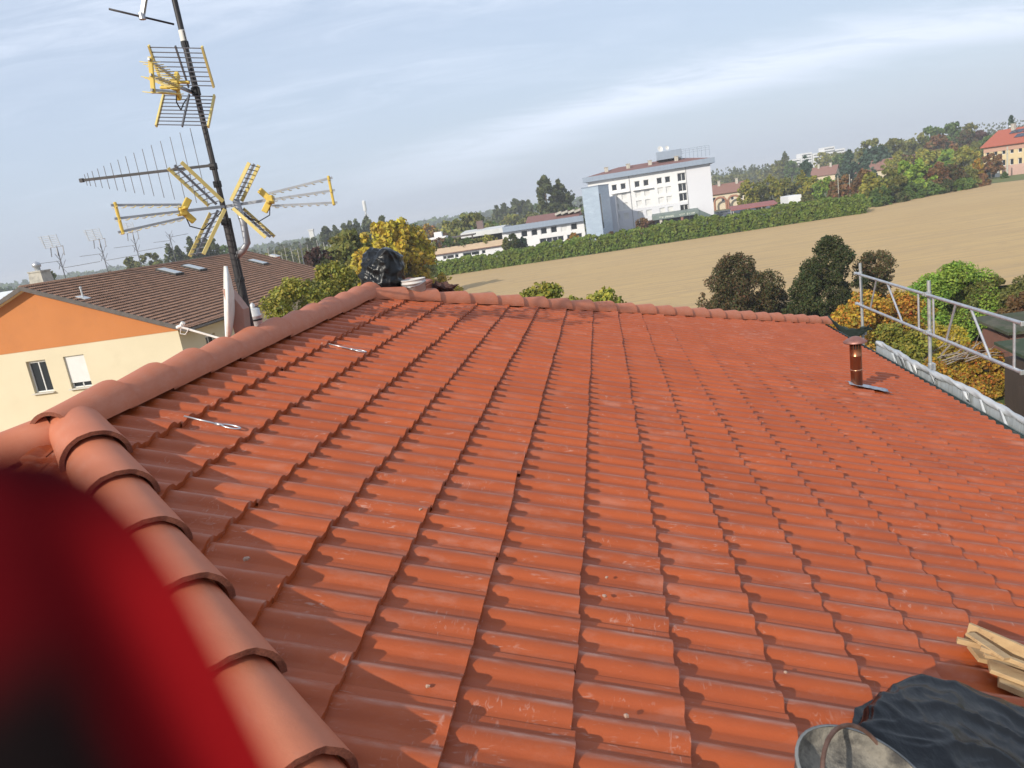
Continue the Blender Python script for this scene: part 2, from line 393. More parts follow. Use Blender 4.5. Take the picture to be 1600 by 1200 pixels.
def caps(a, b, pitch=.42, start=0.0, lift=-.035, stop=None):
    """ridge tiles from a down to b, the wide end of each over the head of the next"""
    a = np.array(a, float); b = np.array(b, float); d = b - a; ln = np.linalg.norm(d); d /= ln
    s = np.cross((0, 0, 1.), d); s /= np.linalg.norm(s); u = np.cross(d, s); k = 0; t = start
    while t < (stop or ln) - .2:
        o = bpy.data.objects.new('ridge_tile', CAP); COL.objects.link(o); o.parent = house
        tilt = radians(2.6) + crng.gauss(0, .005); yaw = crng.gauss(0, .010)
        p = a + d * t + u * (lift + crng.gauss(0, .002)) - HO
        Mx = Matrix([[d[0], s[0], u[0]], [d[1], s[1], u[1]], [d[2], s[2], u[2]]]).to_4x4()
        o.matrix_local = Matrix.Translation(p) @ Mx @ Matrix.Rotation(-tilt * .9, 4, 'Y') @ Matrix.Rotation(yaw, 4, 'Z') @ Matrix.Rotation(crng.gauss(0, .015), 4, 'X')
        t += pitch + crng.gauss(0, .004); k += 1
hz = lambda e: ZR - e * TS
caps((Q0, RA - .15, ZR), (Q0, RB + .2, ZR), start=0.0)
caps((Q0, RA, ZR), (Q0 + W, RA - W, ZE), start=.02, stop=6.0)
caps((Q0, RA, ZR), (Q0 - W, RA - W, ZE), start=.10, stop=6.0)
caps((Q0, RB, ZR), (Q0 + W, RB + W, ZE), start=.0)
caps((Q0, RB, ZR), (Q0 - W, RB + W, ZE), start=.06)
# ------------------------------------------------------------------ gutter, scaffold and sheeting along the right eave
m_gut = mat("gutter_green_metal", (.055, .085, .075), .5, .3, c2=(.09, .12, .11), scale=6, dirt=(.25, .27, .26), dscale=5, dlo=.5, dhi=.8)
QE, REF, REN = Q0 + W, RB + W, RA - W
b = MB()
G = []
for k in range(9):
    a = pi + pi * k / 8; G.append([(QE + .035 + .07 * cos(a), REN, ZE - .05 + .065 * sin(a)), (QE + .035 + .07 * cos(a), REF, ZE - .05 + .065 * sin(a))])
b.grid(G); b.tube((QE + .105, REN, ZE - .05), (QE + .105, REF, ZE - .05), .008, n=6)
b.build('gutter', m_gut, house, smooth=True, thick=.003)

m_galv = mat("galvanised_tube", (.50, .51, .53), .42, .55, c2=(.36, .37, .39), scale=9, dirt=(.62, .62, .62), dscale=14, bump=.0006, bscale=60)
m_galvd = mat("galvanised_worn_tube", (.36, .38, .37), .5, .5, c2=(.46, .47, .46), scale=12, dirt=(.23, .22, .19), dscale=9, bump=.0006, bscale=60)
m_deck = mat("scaffold_deck_steel", (.32, .33, .33), .6, .4, c2=(.22, .23, .22), scale=3)
QS = QE + .42
scaf = empty('scaffold', (QS + .3, 10.5, 0), 'galvanised scaffold with braced guardrails standing beside the right eave', 'scaffold', house=True)
posts_r = [13.35, 10.62, 8.05, 5.4]
ztop, zmid = 7.56, 7.03
for i, r in enumerate(posts_r):
    b = MB(); b.tube((QS, r, 0), (QS, r, 7.74 if i < 2 else 7.60), .0242, n=12)
    po = b.build('post', m_galvd, scaf, auto=40)
    b = MB(); b.lathe((QS, r, 6.46), [(.031, 0), (.031, .12), (.026, .13)], 12, caps=(True, True)); b.box((QS + .02, r - .05, 6.55), (.03, .09, .10))
    b.build('coupler', m_galv, po, bevel=.004)
    for zz in (ztop, zmid): b = MB(); b.lathe((QS, r, zz - .035), [(.030, 0), (.030, .07)], 12, caps=(True, True)); b.box((QS - .03, r + .01, zz), (.03, .07, .05)); b.build('coupler', m_galv, po, bevel=.004)
    b = MB(); b.tube((QS + .75, r, 0), (QS + .75, r, 5.95), .0242, n=10); b.build('post', m_galvd, scaf, auto=40)
for (ra, rb) in ((13.47, 10.66), (10.58, 8.22), (8.0, 5.5)):
    e = QS - .045
    b = MB(); b.tube((e, ra, zmid), (e, rb, zmid), .0215, n=12); b.build('lower_rail', m_galv, scaf, auto=40)
    b = MB(); b.tube((e, ra, ztop), (e, rb, ztop), .0215, n=12); rail = b.build('guardrail', m_galv, scaf, auto=40)
    s = (rb - ra)
    for f1, f2 in ((.085, .085), (.24, .36), (.72, .52), (.93, .93)):
        b = MB(); b.tube((e, ra + s * f1, zmid), (e, ra + s * f2, ztop), .0145, n=8); b.build('brace', m_galv, rail, auto=40)
    for rr_ in (ra, rb):
        for zz in (ztop, zmid): b = MB(); b.box((e, rr_, zz), (.05, .03, .05)); b.build('bracket', m_galvd, rail, bevel=.005)
b = MB(); b.box((QS + .38, 9.4, 5.86), (.68, 9.0, .05)); b.build('deck', m_deck, scaf)

# sheeting: a grey board along the eave with a rolled plastic edge
m_film = mat("grey_plastic_film", (.50, .52, .53), .30, 0, c2=(.34, .36, .37), scale=3.5, dirt=(.66, .67, .67), dscale=6, dlo=.5, dhi=.75, bump=.012, bscale=16, stretch=(1, .35, 1))
m_board = mat("grey_toe_board", (.40, .42, .42), .5, .2, c2=(.31, .33, .33), scale=4, dirt=(.22, .23, .22), dscale=3, stretch=(1, 6, .5), bump=.004, bscale=9)
tb = empty('toe_board', (QE + .28, 9.0, 6.2), 'grey corrugated board wrapped in plastic sheeting along the gutter', 'toe board', house=True)
b = MB(); G = []; rg = random.Random(3)
rs = np.arange(12.2, 7.42, -.035)
for i, r in enumerate(rs):
    w = .004 * sin(i * 2.1) + .004 * rg.uniform(-1, 1)
    G.append([(QE + .22 + w, r, 6.22), (QE + .235 + w, r, 6.40), (QE + .25 + w * .5, r, 6.57)])
b.grid(G); b.build('board', m_board, tb, smooth=True, thick=.004)
b = MB(); ph = [rg.uniform(0, 6) for _ in range(6)]; n = 14; G = []
for i, r in enumerate(rs):
    row = []
    for k in range(n + 1):
        a = 2 * pi * k / n
        rad = .036 + .008 * sin(r * 3.1 + ph[0] + a) + .006 * sin(r * 8.7 + 2 * a + ph[1]) + .005 * sin(r * 19 + 3 * a + ph[2])
        row.append((QE + .262 + .012 * sin(r * 1.7) + rad * cos(a), r, 6.59 + .008 * sin(r * 2.3 + ph[3]) + rad * sin(a)))
    G.append(row)
b.grid(G)
for i in range(11):                                 # creased strips of film hanging from the roll
    r = 11.9 - rg.uniform(0, 4.2); g2 = []; dr = rg.uniform(-.30, -.05); wd = rg.uniform(.02, .22); ln = rg.uniform(.06, .26)
    for k in range(7):
        t = k / 6; g2.append([(QE + .212 - .012 * sin(3 * t + i), r + dr * t, 6.60 - ln * t), (QE + .206 - .02 * sin(2 * t + i), r + dr * t - wd * .5, 6.60 - ln * t), (QE + .214, r + dr * t - wd * (1 - .4 * t), 6.60 - ln * t)])
    b.grid(g2)
b.build('plastic_film', m_film, tb, smooth=True, thick=.0015)

m_net = mat("dark_green_net", (.018, .035, .032), .75, c2=(.03, .05, .045), scale=20, bump=.004, bscale=40)
b = MB(); G = []
for i in range(25):
    t = i / 24; r = 14.35 - 1.55 * t; q = QE + .12 + .22 * t; sag = .13 * sin(pi * t); zt = ZE + .13 - sag + .05 * t ** 3
    G.append([(q + .03 * sin(3 * k + i * .7) * .3 + .06 * k / 5, r + .02 * sin(i + k), zt - (.09 + .14 * sin(pi * min(1, t * 1.2)) * .9) * (k / 5) + .012 * sin(i * 1.3 + k * 2)) for k in range(6)])
b.grid(G); 
net = b.build('debris_net', m_net, org=(QE + .2, 13.4, 6.4), house=True, smooth=True, thick=.006)
tag(net, 'dark green debris net sagging at the far corner of the roof', 'net')

# ------------------------------------------------------------------ copper flue
m_cop = mat("copper_pipe", (.42, .17, .085), .28, .9, c2=(.27, .09, .045), scale=10, dirt=(.16, .07, .05), dscale=5, bump=.001, bscale=30, stretch=(1, 1, .3))
m_copd = mat("copper_cap_dull", (.36, .17, .13), .5, .6, c2=(.26, .12, .10), scale=12, bump=.001)
m_dark = mat("dark_void", (.012, .011, .010), .8)
m_lead = mat("lead_flashing", (.20, .24, .31), .55, .2, c2=(.34, .38, .43), scale=14, bump=.004, bscale=30)
pb = on_roof(1339, 602); pq = qrz(pb)
flue = empty('copper_flue', pq - np.array((0, 0, .03)), 'shiny copper flue pipe with a conical cap on the roof tiles', 'flue', house=True)
b = MB(); b.lathe(pq - np.array((0, 0, .06)), [(.062, 0), (.062, .40), (.0635, .402), (.0635, .412), (.062, .414), (.062, .49)], 24); b.build('pipe', m_cop, flue, smooth=True)
b = MB(); b.lathe(pq + np.array((0, 0, .18)), [(.0655, 0), (.0655, .012)], 24, caps=(True, True)); b.build('band', mat("copper_band", (.62, .33, .2), .25, .9), flue, smooth=True)
b = MB()
for k in range(14):
    a = 2 * pi * k / 14; b.box(pq + np.array((.056 * cos(a), .056 * sin(a), .465)), (.010, .010, .075), [[cos(a), -sin(a), 0], [sin(a), cos(a), 0], [0, 0, 1]])
b.build('cage', m_cop, flue)
b = MB(); b.lathe(pq + np.array((0, 0, .43)), [(.05, -.03), (.05, .07)], 18, caps=(True, True)); b.build('core', m_dark, flue)
b = MB(); b.lathe(pq + np.array((0, 0, .505)), [(.125, 0), (.122, -.006), (.126, .004), (.09, .030), (.04, .058), (.008, .066), (.0, .067)], 28); b.build('cap', m_copd, flue, smooth=True)
b = MB(); base = np.array(pq); Vd = np.array((c_, 0, -s_)); Ud = np.array((0, 1, 0.)); Nd = np.array((s_, 0, c_)); G = []
for i in range(16):
    v = -.11 + .44 * i / 15; row = []
    for k in range(16):
        u = -.14 + .22 * k / 15 - .02 * (i > 10); u2 = pq[1] + u
        h = .010 + .016 * (.5 + .5 * cos(2 * pi * (u2 - 2.263) / ROLL_U)) + .003 * sin(i * 2.0 + k)
        row.append(base + Vd * v + Ud * u + Nd * h)
    G.append(row)
b.grid(G); b.build('flashing', m_lead, flue, smooth=True, thick=.003)

# ------------------------------------------------------------------ steel anchor loops on the tiles
m_steel = mat("anchor_steel", (.55, .55, .56), .35, .8)
def anchor(x, y, ln, lab):
    p = qrz(on_roof(x, y, .012)); b = MB(); Vd = np.array((c_, .02, -s_)); Vd /= np.linalg.norm(Vd); Ud = np.array((0, 1., 0)); Nd = np.array((s_, 0, c_))
    a = p - Vd * ln; b.tube(a + Nd * .01, p + Nd * .004, .0045, n=8)
    b.tube(p - Vd * .03 + Nd * .004, p + Vd * .01 + Nd * .004, .008, n=8)
    pts = [p + Vd * (.055 - .05 * cos(t)) + Ud * (.021 * sin(t)) + Nd * (.006) for t in np.linspace(0, 2 * pi, 17)]
    b.path(pts, .0042, n=8, caps=False)
    tag(b.build('anchor_loop', m_steel, org=p, house=True, smooth=True), lab, 'roof anchor', 'steel roof anchors')
anchor(345, 665, .20, 'steel anchor loop on the tiles, nearer of the two to the camera')
anchor(552, 547, .20, 'steel anchor loop on the tiles, farther of the two, below the ridge')

# ------------------------------------------------------------------ black plastic heaps
m_poly = mat("black_polythene", (.006, .0065, .0075), .30, 0, c2=(.010, .011, .012), scale=5, dirt=(.03, .03, .031), dscale=7, dlo=.58, dhi=.8, bump=.007, bscale=15, spec=.30, stretch=(1, .45, 1))
from mathutils import noise as mn
def heap(name, c, ax, ay, hgt, up, xdir, seed, power=2.6, amp=.03, n=110, m=46, lean=(0, 0), sharp=3.2, freq=3.0, dirn=(1, .35, .2), ratio=4.0, skirt=.12):
    """a sheet thrown over a pile: c centre on the roof, up the roof normal, xdir along it; creases run across dirn"""
    rg = np.random.default_rng(seed); up = np.array(up, float); X = np.array(xdir, float); X /= np.linalg.norm(X); Y = np.cross(up, X)
    ph = rg.uniform(0, 2 * pi, 40); G = []; dv = np.array(dirn, float); dv /= np.linalg.norm(dv); off = Vector(rg.uniform(-20, 20, 3))
    def crease(p):
        w = Vector(p) * 2.2 + off; q = Vector(p) + .10 * mn.noise_vector(w)
        along = q.dot(Vector(dv)); s_1 = (q - Vector(dv) * along) * (freq / ratio) + Vector(dv) * along * freq
        a = 1 - abs(mn.noise(s_1 * 1.0 + off)) * 2.2; b_ = 1 - abs(mn.noise(s_1 * 2.3 + off * 1.7)) * 2.2
        s_2 = q * freq * .9; e = 1 - abs(mn.noise(s_2 * 1.6 - off)) * 2.4; g_ = 1 - abs(mn.noise(s_2 * 3.9 - off)) * 2.2
        return .62 * max(a, -.2) ** 2 * np.sign(a) + .34 * max(b_, 0) ** 2 + .36 * max(e, 0) ** 2 + .16 * max(g_, 0) ** 2 - .6
    for i in range(m + 1):
        t = i / m; row = []
        for k in range(n):
            th = 2 * pi * k / n
            sup = (abs(cos(th)) ** power + abs(sin(th)) ** power) ** (-1 / power)
            wob = 1 + .06 * sin(2 * th + ph[0]) + .05 * sin(3 * th + ph[1]) + .03 * sin(5 * th + ph[2])
            # arc-length like parameter: over the top, down the side, out along the foot
            if t < .5: rr = (t / .5) * .90; prof = (1 - rr ** sharp * .18)
            elif t < .88: f_ = (t - .5) / .38; rr = .90 + .10 * f_; prof = (1 - .9 ** sharp * .18) * (1 - f_ ** 1.15)
            else: f_ = (t - .88) / .12; rr = 1.0 + skirt * f_ * (1 + .5 * sin(5 * th + ph[5]) + .3 * sin(11 * th + ph[6])); prof = 0
            base = X * (ax * rr * sup * wob * cos(th)) + Y * (ay * rr * sup * wob * sin(th))
            z = hgt * prof * (1 + .10 * sin(2 * th + ph[9]) * min(rr, 1) + .06 * sin(3 * th + ph[3]) * min(rr, 1))
            lp = np.array((ax * rr * sup * cos(th), ay * rr * sup * sin(th), z))
            d = amp * crease(lp)
            outd = (X * cos(th) + Y * sin(th)); wo = min(1, max(0, (t - .25) / .35)); 
            if t > .88: wo *= .5
            p = np.array(c, float) + base + X * lean[0] * z + Y * lean[1] * z + up * (z + d * (1 - wo * .6) * (1 if t < .88 else .25) + .02) + outd * d * wo * 1.1
            row.append(p)
        row.append(row[0]); G.append(row)
    b = MB(); b.grid(G); return b
Nd = np.array((s_, 0, c_)); Vd = np.array((c_, 0, -s_)); Ud = np.array((0, 1., 0))
hc = qrz(on_roof(1580, 1243, .10)); hc[2] = ZR - (hc[0] - Q0) * TS
b = heap('h', hc, .52, .45, .165, Nd, Vd, 21, power=2.3, amp=.042, n=280, m=100, sharp=2.2, freq=3.6, dirn=(.55, .85, .1), ratio=8, skirt=.05)
o = b.build('plastic_sheet', m_poly, org=hc, house=True, smooth=True)
tag(o, 'black plastic sheet over a low heap on the tiles beside the metal bucket', 'plastic sheet')
# the tall one behind the ridge junction, on the far end slope
hc2 = np.array((-2.66, 8.55, 0)); hc2[2] = ZR - (hc2[1] - RB) * TS
b = heap('h', hc2, .25, .25, .64, (0, 0, 1), (1, 0, 0), 8, power=3.4, amp=.050, n=160, m=84, lean=(.14, 0), sharp=2.4, freq=3.6, dirn=(.45, .2, 1), ratio=4.5, skirt=.25)
o = b.build('plastic_sheet', m_poly, org=hc2, house=True, smooth=True)
tag(o, 'black plastic sheet over a tall pile behind the end of the ridge', 'plastic sheet')

# white tub, spare tile and brown cloth behind the hip
m_tub = mat("white_tub_plastic", (.62, .60, .57), .45, c2=(.54, .50, .46), scale=9, dirt=(.42, .22, .15), dscale=5, dlo=.55, dhi=.8)
tq = qrz(at_r(650, 462, 8.42)); tq[2] -= .055
tub = empty('paint_tub', tq, 'white plastic tub with a wire handle, splashed with red, beside the tall black sheet', 'tub', house=True)
b = MB(); b.lathe(tq, [(.0, 0), (.118, 0), (.135, .20), (.141, .20), (.141, .215), (.136, .215), (.137, .24), (.142, .24), (.142, .25), (.132, .25), (.125, .05), (0, .05)], 28); b.build('body', m_tub, tub, smooth=True)
b = MB(); b.path([tq + np.array((.146 * cos(a), -.146 * sin(a) , .225 - .05 * sin(a))) for a in np.linspace(0, pi, 15)], .004, n=6); b.build('handle', m_steel, tub, smooth=True)
sp = qrz(at_r(650, 436, 8.72)); b = MB()
b.box(sp + np.array((0, 0, -.02)), (.30, .36, .022), [[.97, 0, .2], [0, 1, 0], [-.2, 0, .97]]); b.box(sp + np.array((0, .03, -.055)), (.30, .36, .022)); b.box(sp + np.array((0, .03, -.085)), (.29, .36, .022)); b.box(sp + np.array((.0, .05, -.25)), (.26, .3, .30))
tag(b.build('spare_tiles', m_cap, org=sp - np.array((0, 0, .3)), house=True, bevel=.004), 'stack of spare terracotta tiles behind the white tub', 'tiles')
m_cloth = mat("brown_cloth", (.055, .022, .016), .85, c2=(.09, .04, .03), scale=6, bump=.01, bscale=25)
cq = qrz(at_r(687, 450, 8.95)); cq[2] -= .13
b = heap('h', cq, .19, .15, .14, (0, 0, 1), (1, 0, 0), 33, power=2.2, amp=.11, n=90, m=44, freq=6, dirn=(.2, .2, 1), ratio=2.5, skirt=.4)
tag(b.build('brown_cloth', m_cloth, org=cq, house=True, smooth=True), 'crumpled dark brown cloth heaped behind the hip tiles', 'cloth')

# ------------------------------------------------------------------ bucket
m_zinc = mat("bucket_outside", (.25, .25, .24), .8, 0, spec=.1, c2=(.17, .17, .16), scale=9, dirt=(.36, .34, .30), dscale=6, bump=.002)
m_mort = mat("dried_mortar", (.15, .135, .11), .9, c2=(.27, .24, .19), scale=14, dirt=(.055, .05, .045), dscale=9, dlo=.46, dhi=.60, bump=.010, bscale=40)
m_rust = mat("rusty_wire", (.20, .12, .09), .7, .4, c2=(.12, .06, .04), scale=30)
bq = qrz(on_roof(1352, 1222, .27))
ax = np.array((s_ * 1.0, -.10, c_)); ax /= np.linalg.norm(ax)
bk = empty('bucket', bq - ax * .27, 'worn metal bucket crusted with dried mortar, rusty wire handle, on the tiles', 'bucket', house=True)
b = MB(); b.lathe(bq - ax * .26, [(0, 0), (.115, 0), (.163, .26), (.168, .262), (.168, .268), (.161, .268)], 40, ax=ax); b.build('body', m_zinc, bk, smooth=True)
b = MB(); b.lathe(bq - ax * .26, [(.161, .266), (.157, .25), (.154, .232), (.148, .218), (.12, .208), (.06, .202), (0, .20)], 40, ax=ax); b.build('mortar_crust', m_mort, bk, smooth=True)
sx = np.cross(ax, (0, 0, 1.)); sx /= np.linalg.norm(sx)
hx = np.array((.58, .80, -.1)); hx -= ax * (hx @ ax); hx /= np.linalg.norm(hx); hy = np.cross(ax, hx)
b = MB(); pts = []
for t in np.linspace(0, pi, 22): pts.append(bq - hx * (.166 * cos(t)) + (ax * .62 + hy * .78) * (.135 * sin(t)) + ax * -.02)
b.path(pts, .0058, n=8); b.build('handle', m_rust, bk, smooth=True)

# ------------------------------------------------------------------ scrap wood
m_wood = mat("raw_pine", (.50, .34, .17), .7, c2=(.40, .25, .12), scale=3, dirt=(.22, .12, .06), dscale=6, dlo=.6, dhi=.75, stretch=(1, 8, 8), bump=.002, bscale=12, isl=.12)
wrg = random.Random(4)
def roofp(x, y, l): return qrz(on_roof(x, y, l))
woods = [((1512, 985), (1640, 1040), .05, .02, .07, 'raw pine board end standing on edge at the back of the scrap pile', .10),
         ((1495, 1000), (1545, 1012), .05, .022, .022, 'thin pine lath, shortest of the scrap wood', .05),
         ((1532, 1012), (1660, 1062), .08, .026, .018, 'long split pine batten lying across the scrap pile', .05),
         ((1520, 1020), (1690, 1060), .02, .10, .018, 'wide knotty pine board under the battens', 0),
         ((1545, 1040), (1690, 1095), .035, .09, .017, 'pine offcut board sloping towards the black sheet', 0),
         ((1515, 990), (1575, 1030), .085, .05, .012, 'short splintered board end tilted on top of the scrap pile', .02),
         ((1538, 1024), (1680, 1052), .07, .018, .012, 'thin pale splinter lying beside the long batten', .03),
         ((1560, 1060), (1700, 1120), .012, .10, .024, 'lowest pine board of the scrap pile, next to the black sheet', 0)]
for (a_, b_, lift, w_, h_, lab, extra) in woods:
    A_, B_ = roofp(*a_, lift), roofp(*b_, lift + extra * .3)
    bb = MB(); bb.bar(A_, B_, w_, h_, Nd); 
    tag(bb.build('scrap_board', m_wood, org=(A_ + B_) / 2, house=True, bevel=.002), lab, 'scrap wood', 'scrap pine boards on the tiles')
# crumbs of mortar and broken tile
m_crumb = mat("mortar_crumb", (.45, .33, .26), .9, c2=(.3, .16, .1), scale=60)
for k, (x, y, s, lab) in enumerate([(657, 796, .016, 'small mortar crumb lying on the tiles left of the middle'), (948, 902, .013, 'broken tile crumb, upper of the pair in the middle of the roof'), (945, 931, .016, 'broken tile crumb, lower of the pair in the middle of the roof'),
                              (668, 1072, .012, 'mortar crumb on the tiles beside the near hip'), (978, 1118, .014, 'tiny tile crumb low on the roof near the bottom edge'), (1228, 1050, .012, 'tile crumb in the shade of a course above the bucket'), (385, 873, .02, 'pale mortar splash crumb beside the hip tiles')]):
    p = roofp(x, y, .004); bm_ = bmesh.new(); bmesh.ops.create_icosphere(bm_, subdivisions=1, radius=s * .8)
    for v in bm_.verts: v.co = v.co * random.Random(k * 31 + v.index).uniform(.6, 1.1); v.co.z *= .55
    me = bpy.data.meshes.new('crumb'); bm_.to_mesh(me); bm_.free()
    o = link_mesh('crumb', me, m_crumb, None, p, True); tag(o, lab, 'crumb', 'crumbs on the tiles')

# ------------------------------------------------------------------ mast, antennas, dish and flue on the left slope
m_mast = mat("black_wrapped_mast", (.022, .022, .024), .5, .2, c2=(.05, .045, .045), scale=8, dirt=(.12, .09, .08), dscale=9, dlo=.55, dhi=.8, stretch=(1, 1, .3))
m_grey = mat("grey_metal", (.40, .41, .43), .4, .6, c2=(.33, .34, .36), scale=8)
m_yel = mat("yellow_plastic", (.66, .48, .08), .5, c2=(.58, .41, .08), scale=5)
m_pyel = mat("pale_yellow_rail", (.70, .58, .22), .5, c2=(.60, .47, .15), scale=6)
m_rod = mat("thin_steel_rod", (.16, .165, .18), .5, .4)
m_cable = mat("black_cable", (.012, .012, .013), .5)
MQ, MR = -3.03, 5.9
zroof = ZR - abs(MQ - Q0) * TS
mast = empty('antenna_mast', (MQ, MR, zroof), 'tall dark antenna mast wrapped in black tape behind the ridge tiles', 'mast', house=True)
b = MB(); b.tube((MQ, MR, zroof - .05), (MQ + .012, MR, 9.72), .036, n=14); b.build('sleeve', m_mast, mast, auto=40)
b = MB(); b.tube((MQ + .012, MR, 9.7), (MQ, MR, 12.3), .0215, n=12); b.build('pole', m_mast, mast, auto=40)
for z, r_, h in ((9.72, .042, .05), (10.02, .032, .05), (10.16, .032, .05), (10.73, .034, .06), (11.08, .029, .05), (9.25, .041, .03)): b = MB(); b.lathe((MQ + .006, MR, z), [(r_, 0), (r_, h)], 12, caps=(True, True)); b.build('clamp', m_cable, mast, bevel=.003)
b = MB(); b.lathe((MQ + .004, MR, 11.13), [(.0245, 0), (.0245, .08)], 12, caps=(True, True)); b.build('tape', mat("white_tape", (.7, .68, .62), .6), mast)
b = MB(); b.path([(MQ + .13, MR, 9.90), (MQ + .15, MR, 9.72), (MQ + .15, MR - .01, 9.55), (MQ + .10, MR - .01, 9.50), (MQ + .03, MR, 9.46)], .028, n=10); b.build('side_arm', m_grey, mast, smooth=True)
b = MB(); b.path([(MQ + .03, MR - .02, 11.2), (MQ + .045, MR - .03, 10.8), (MQ + .036, MR - .035, 10.2), (MQ + .05, MR - .04, 9.8), (MQ + .05, MR - .05, 9.3), (MQ - .05, MR - .09, 9.0), (MQ - .16, MR - .1, 8.86), (MQ - .2, MR - .05, 8.75)], .005, n=6); b.build('cable', m_cable, mast, smooth=True)

def uhf(org, az, lab, length=.95, open_z=.16, refl=.42, half=.17, nel=8, tilt=0.0, spread=.12, roll=0.0):
    """triple boom UHF antenna pointing along az (from the q axis towards r): reflector wings at its back"""
    o = empty('television_antenna', org, lab, 'antenna', 'television antennas on the mast', house=True)
    X = np.array((cos(az) * cos(tilt), sin(az) * cos(tilt), sin(tilt))); Y = np.array((-sin(az), cos(az), 0)); Z = np.cross(X, Y); Y, Z = Y * cos(roll) + Z * sin(roll), Z * cos(roll) - Y * sin(roll)
    T = lambda x, y, z: np.array(org) + X * x + Y * y + Z * z
    b = MB(); b.bar(T(-.10, 0, 0), T(.28, 0, 0), .022, .022, Z); b.build('boom', m_grey, o)
    for s in (1, 0, -1):
        b = MB(); a_, e_ = T(.27, 0, s * .05), T(length, 0, s * (spread + .0)); b.bar(a_, e_, .014, .018, Z)
        bo = b.build('director_boom', m_grey, o)
        b = MB()
        for i in range(nel):
            t = (i + .6) / nel; p = a_ * (1 - t) + e_ * t - Z * .012
            b.path([p - Y * .07, p - Y * .02 - Z * .006, p + Y * .02 - Z * .006, p + Y * .07], .0032, n=5)
        b.build('director', m_pyel, bo, smooth=True)
    b = MB(); b.box(T(.27, 0, 0), (.05, .06, .07), np.stack([X, Y, Z], 1))
    for s in (1, -1): b.bar(T(.27, 0, 0), T(.20, 0, s * .09), .05, .03, Y)
    for s in (1, -1): b.bar(T(.27, -.0, s * .02), T(.27, s * .11, s * .02), .03, .02, Z)
    b.build('dipole', m_yel, o, bevel=.006)
    b = MB(); b.bar(T(length - .03, 0, spread + .02), T(length - .03, 0, -spread - .02), .032, .02, X); b.build('end_bar', m_yel, o, bevel=.006)
    for s in (1, -1):
        i_, e_ = (0.0, s * .03), (refl * .62, s * (.03 + refl * .80))
        R_ = lambda t, y: T(i_[0] + (e_[0] - i_[0]) * t, y, i_[1] + (e_[1] - i_[1]) * t)
        b = MB(); b.bar(R_(-.02, 0), R_(1, 0), .018, .010, Y); w = b.build('reflector', m_rod, o)
        for h_ in (-half, half): b = MB(); b.bar(R_(0, h_), R_(1, h_), .026, .013, Y); b.build('rail', m_pyel, w)
        b = MB()
        for k in range(9): b.tube(R_((k + .3) / 8.7, -half), R_((k + .3) / 8.7, half), .0042, n=5)
        b.build('grid', m_rod, w)
    b = MB(); b.path([T(.26, 0, -.03), T(.24, -.01, -.12), T(.14, -.02, -.16), T(.05, -.03, -.10), T(-.05, -.02, -.03)], .005, n=6); b.build('cable', m_cable, o, smooth=True)
    return o
uhf((MQ - .02, MR - .05, 9.865), radians(228), 'yellow and grey antenna pointing left with three booms, low on the mast', length=.77, spread=.10, refl=.40, half=.165)
uhf((MQ + .12, MR + .03, 9.865), radians(11), 'yellow and grey antenna pointing right with three booms, low on the mast', length=.80, spread=.10, refl=.33, half=.15)
uhf((MQ - .02, MR - .06, 10.76), radians(279), 'yellow framed antenna facing the viewer, high on the mast', length=.70, spread=.10, refl=.32, half=.195, roll=radians(-9))
# log-periodic
lp = empty('log_periodic_antenna', (MQ, MR - .04, 10.19), 'dark boom antenna with thin upright rods, halfway up the mast', 'antenna', 'television antennas on the mast', house=True)
a_, e_ = np.array((MQ + .04, MR - .03, 10.19)), np.array((MQ - 1.04, MR - .16, 10.23))
b = MB(); b.bar(a_, e_, .013, .021); b.box(e_, (.03, .025, .03)); b.build('boom', m_mast, lp)
b = MB(); n = 15
for k in range(n):
    t = .12 + .85 * (1 - (1 - k / (n - 1)) ** 1.35); hl = .30 * (1 - t) ** 1.0 + .035; p = a_ * (1 - t) + e_ * t
    b.tube(p - np.array((0, 0, hl)), p + np.array((0, 0, hl)), .0028, n=5)
b.build('rods', m_rod, lp)
# VHF yagi at the top, only its front element hangs into the picture
vh = empty('vhf_antenna', (MQ, MR, 12.2), 'long thin antenna element hanging at the very top of the mast', 'antenna', 'television antennas on the mast', house=True)
b = MB(); pa, pb_, pc = qrz(at_r(170, 14, 5.6)), qrz(at_r(272, 38, 5.9)), qrz(at_r(222, 26, 5.75))
b.tube(pa, pb_, .008, n=8); b.build('element', m_mast, vh, smooth=True)
b = MB(); b.lathe(pc - np.array((0, 0, .02)), [(.025, 0), (.025, .045)], 10, caps=(True, True)); b.bar(pc, qrz(at_r(231, -30, 5.75)), .028, .028, (1, 0, 0)); b.bar(qrz(at_r(231, -30, 5.75)), (MQ, MR, 12.15), .022, .022); b.build('boom', m_grey, vh)
b = MB(); pd = qrz(at_r(294, -1, 5.95)); b.tube(pd, pd + np.array((.5, .3, .3)), .007, n=6); b.tube(pd + np.array((-.5, -.3, .26)), pd + np.array((.5, .3, .3)), .006, n=6); b.build('reflector', m_rod, vh)

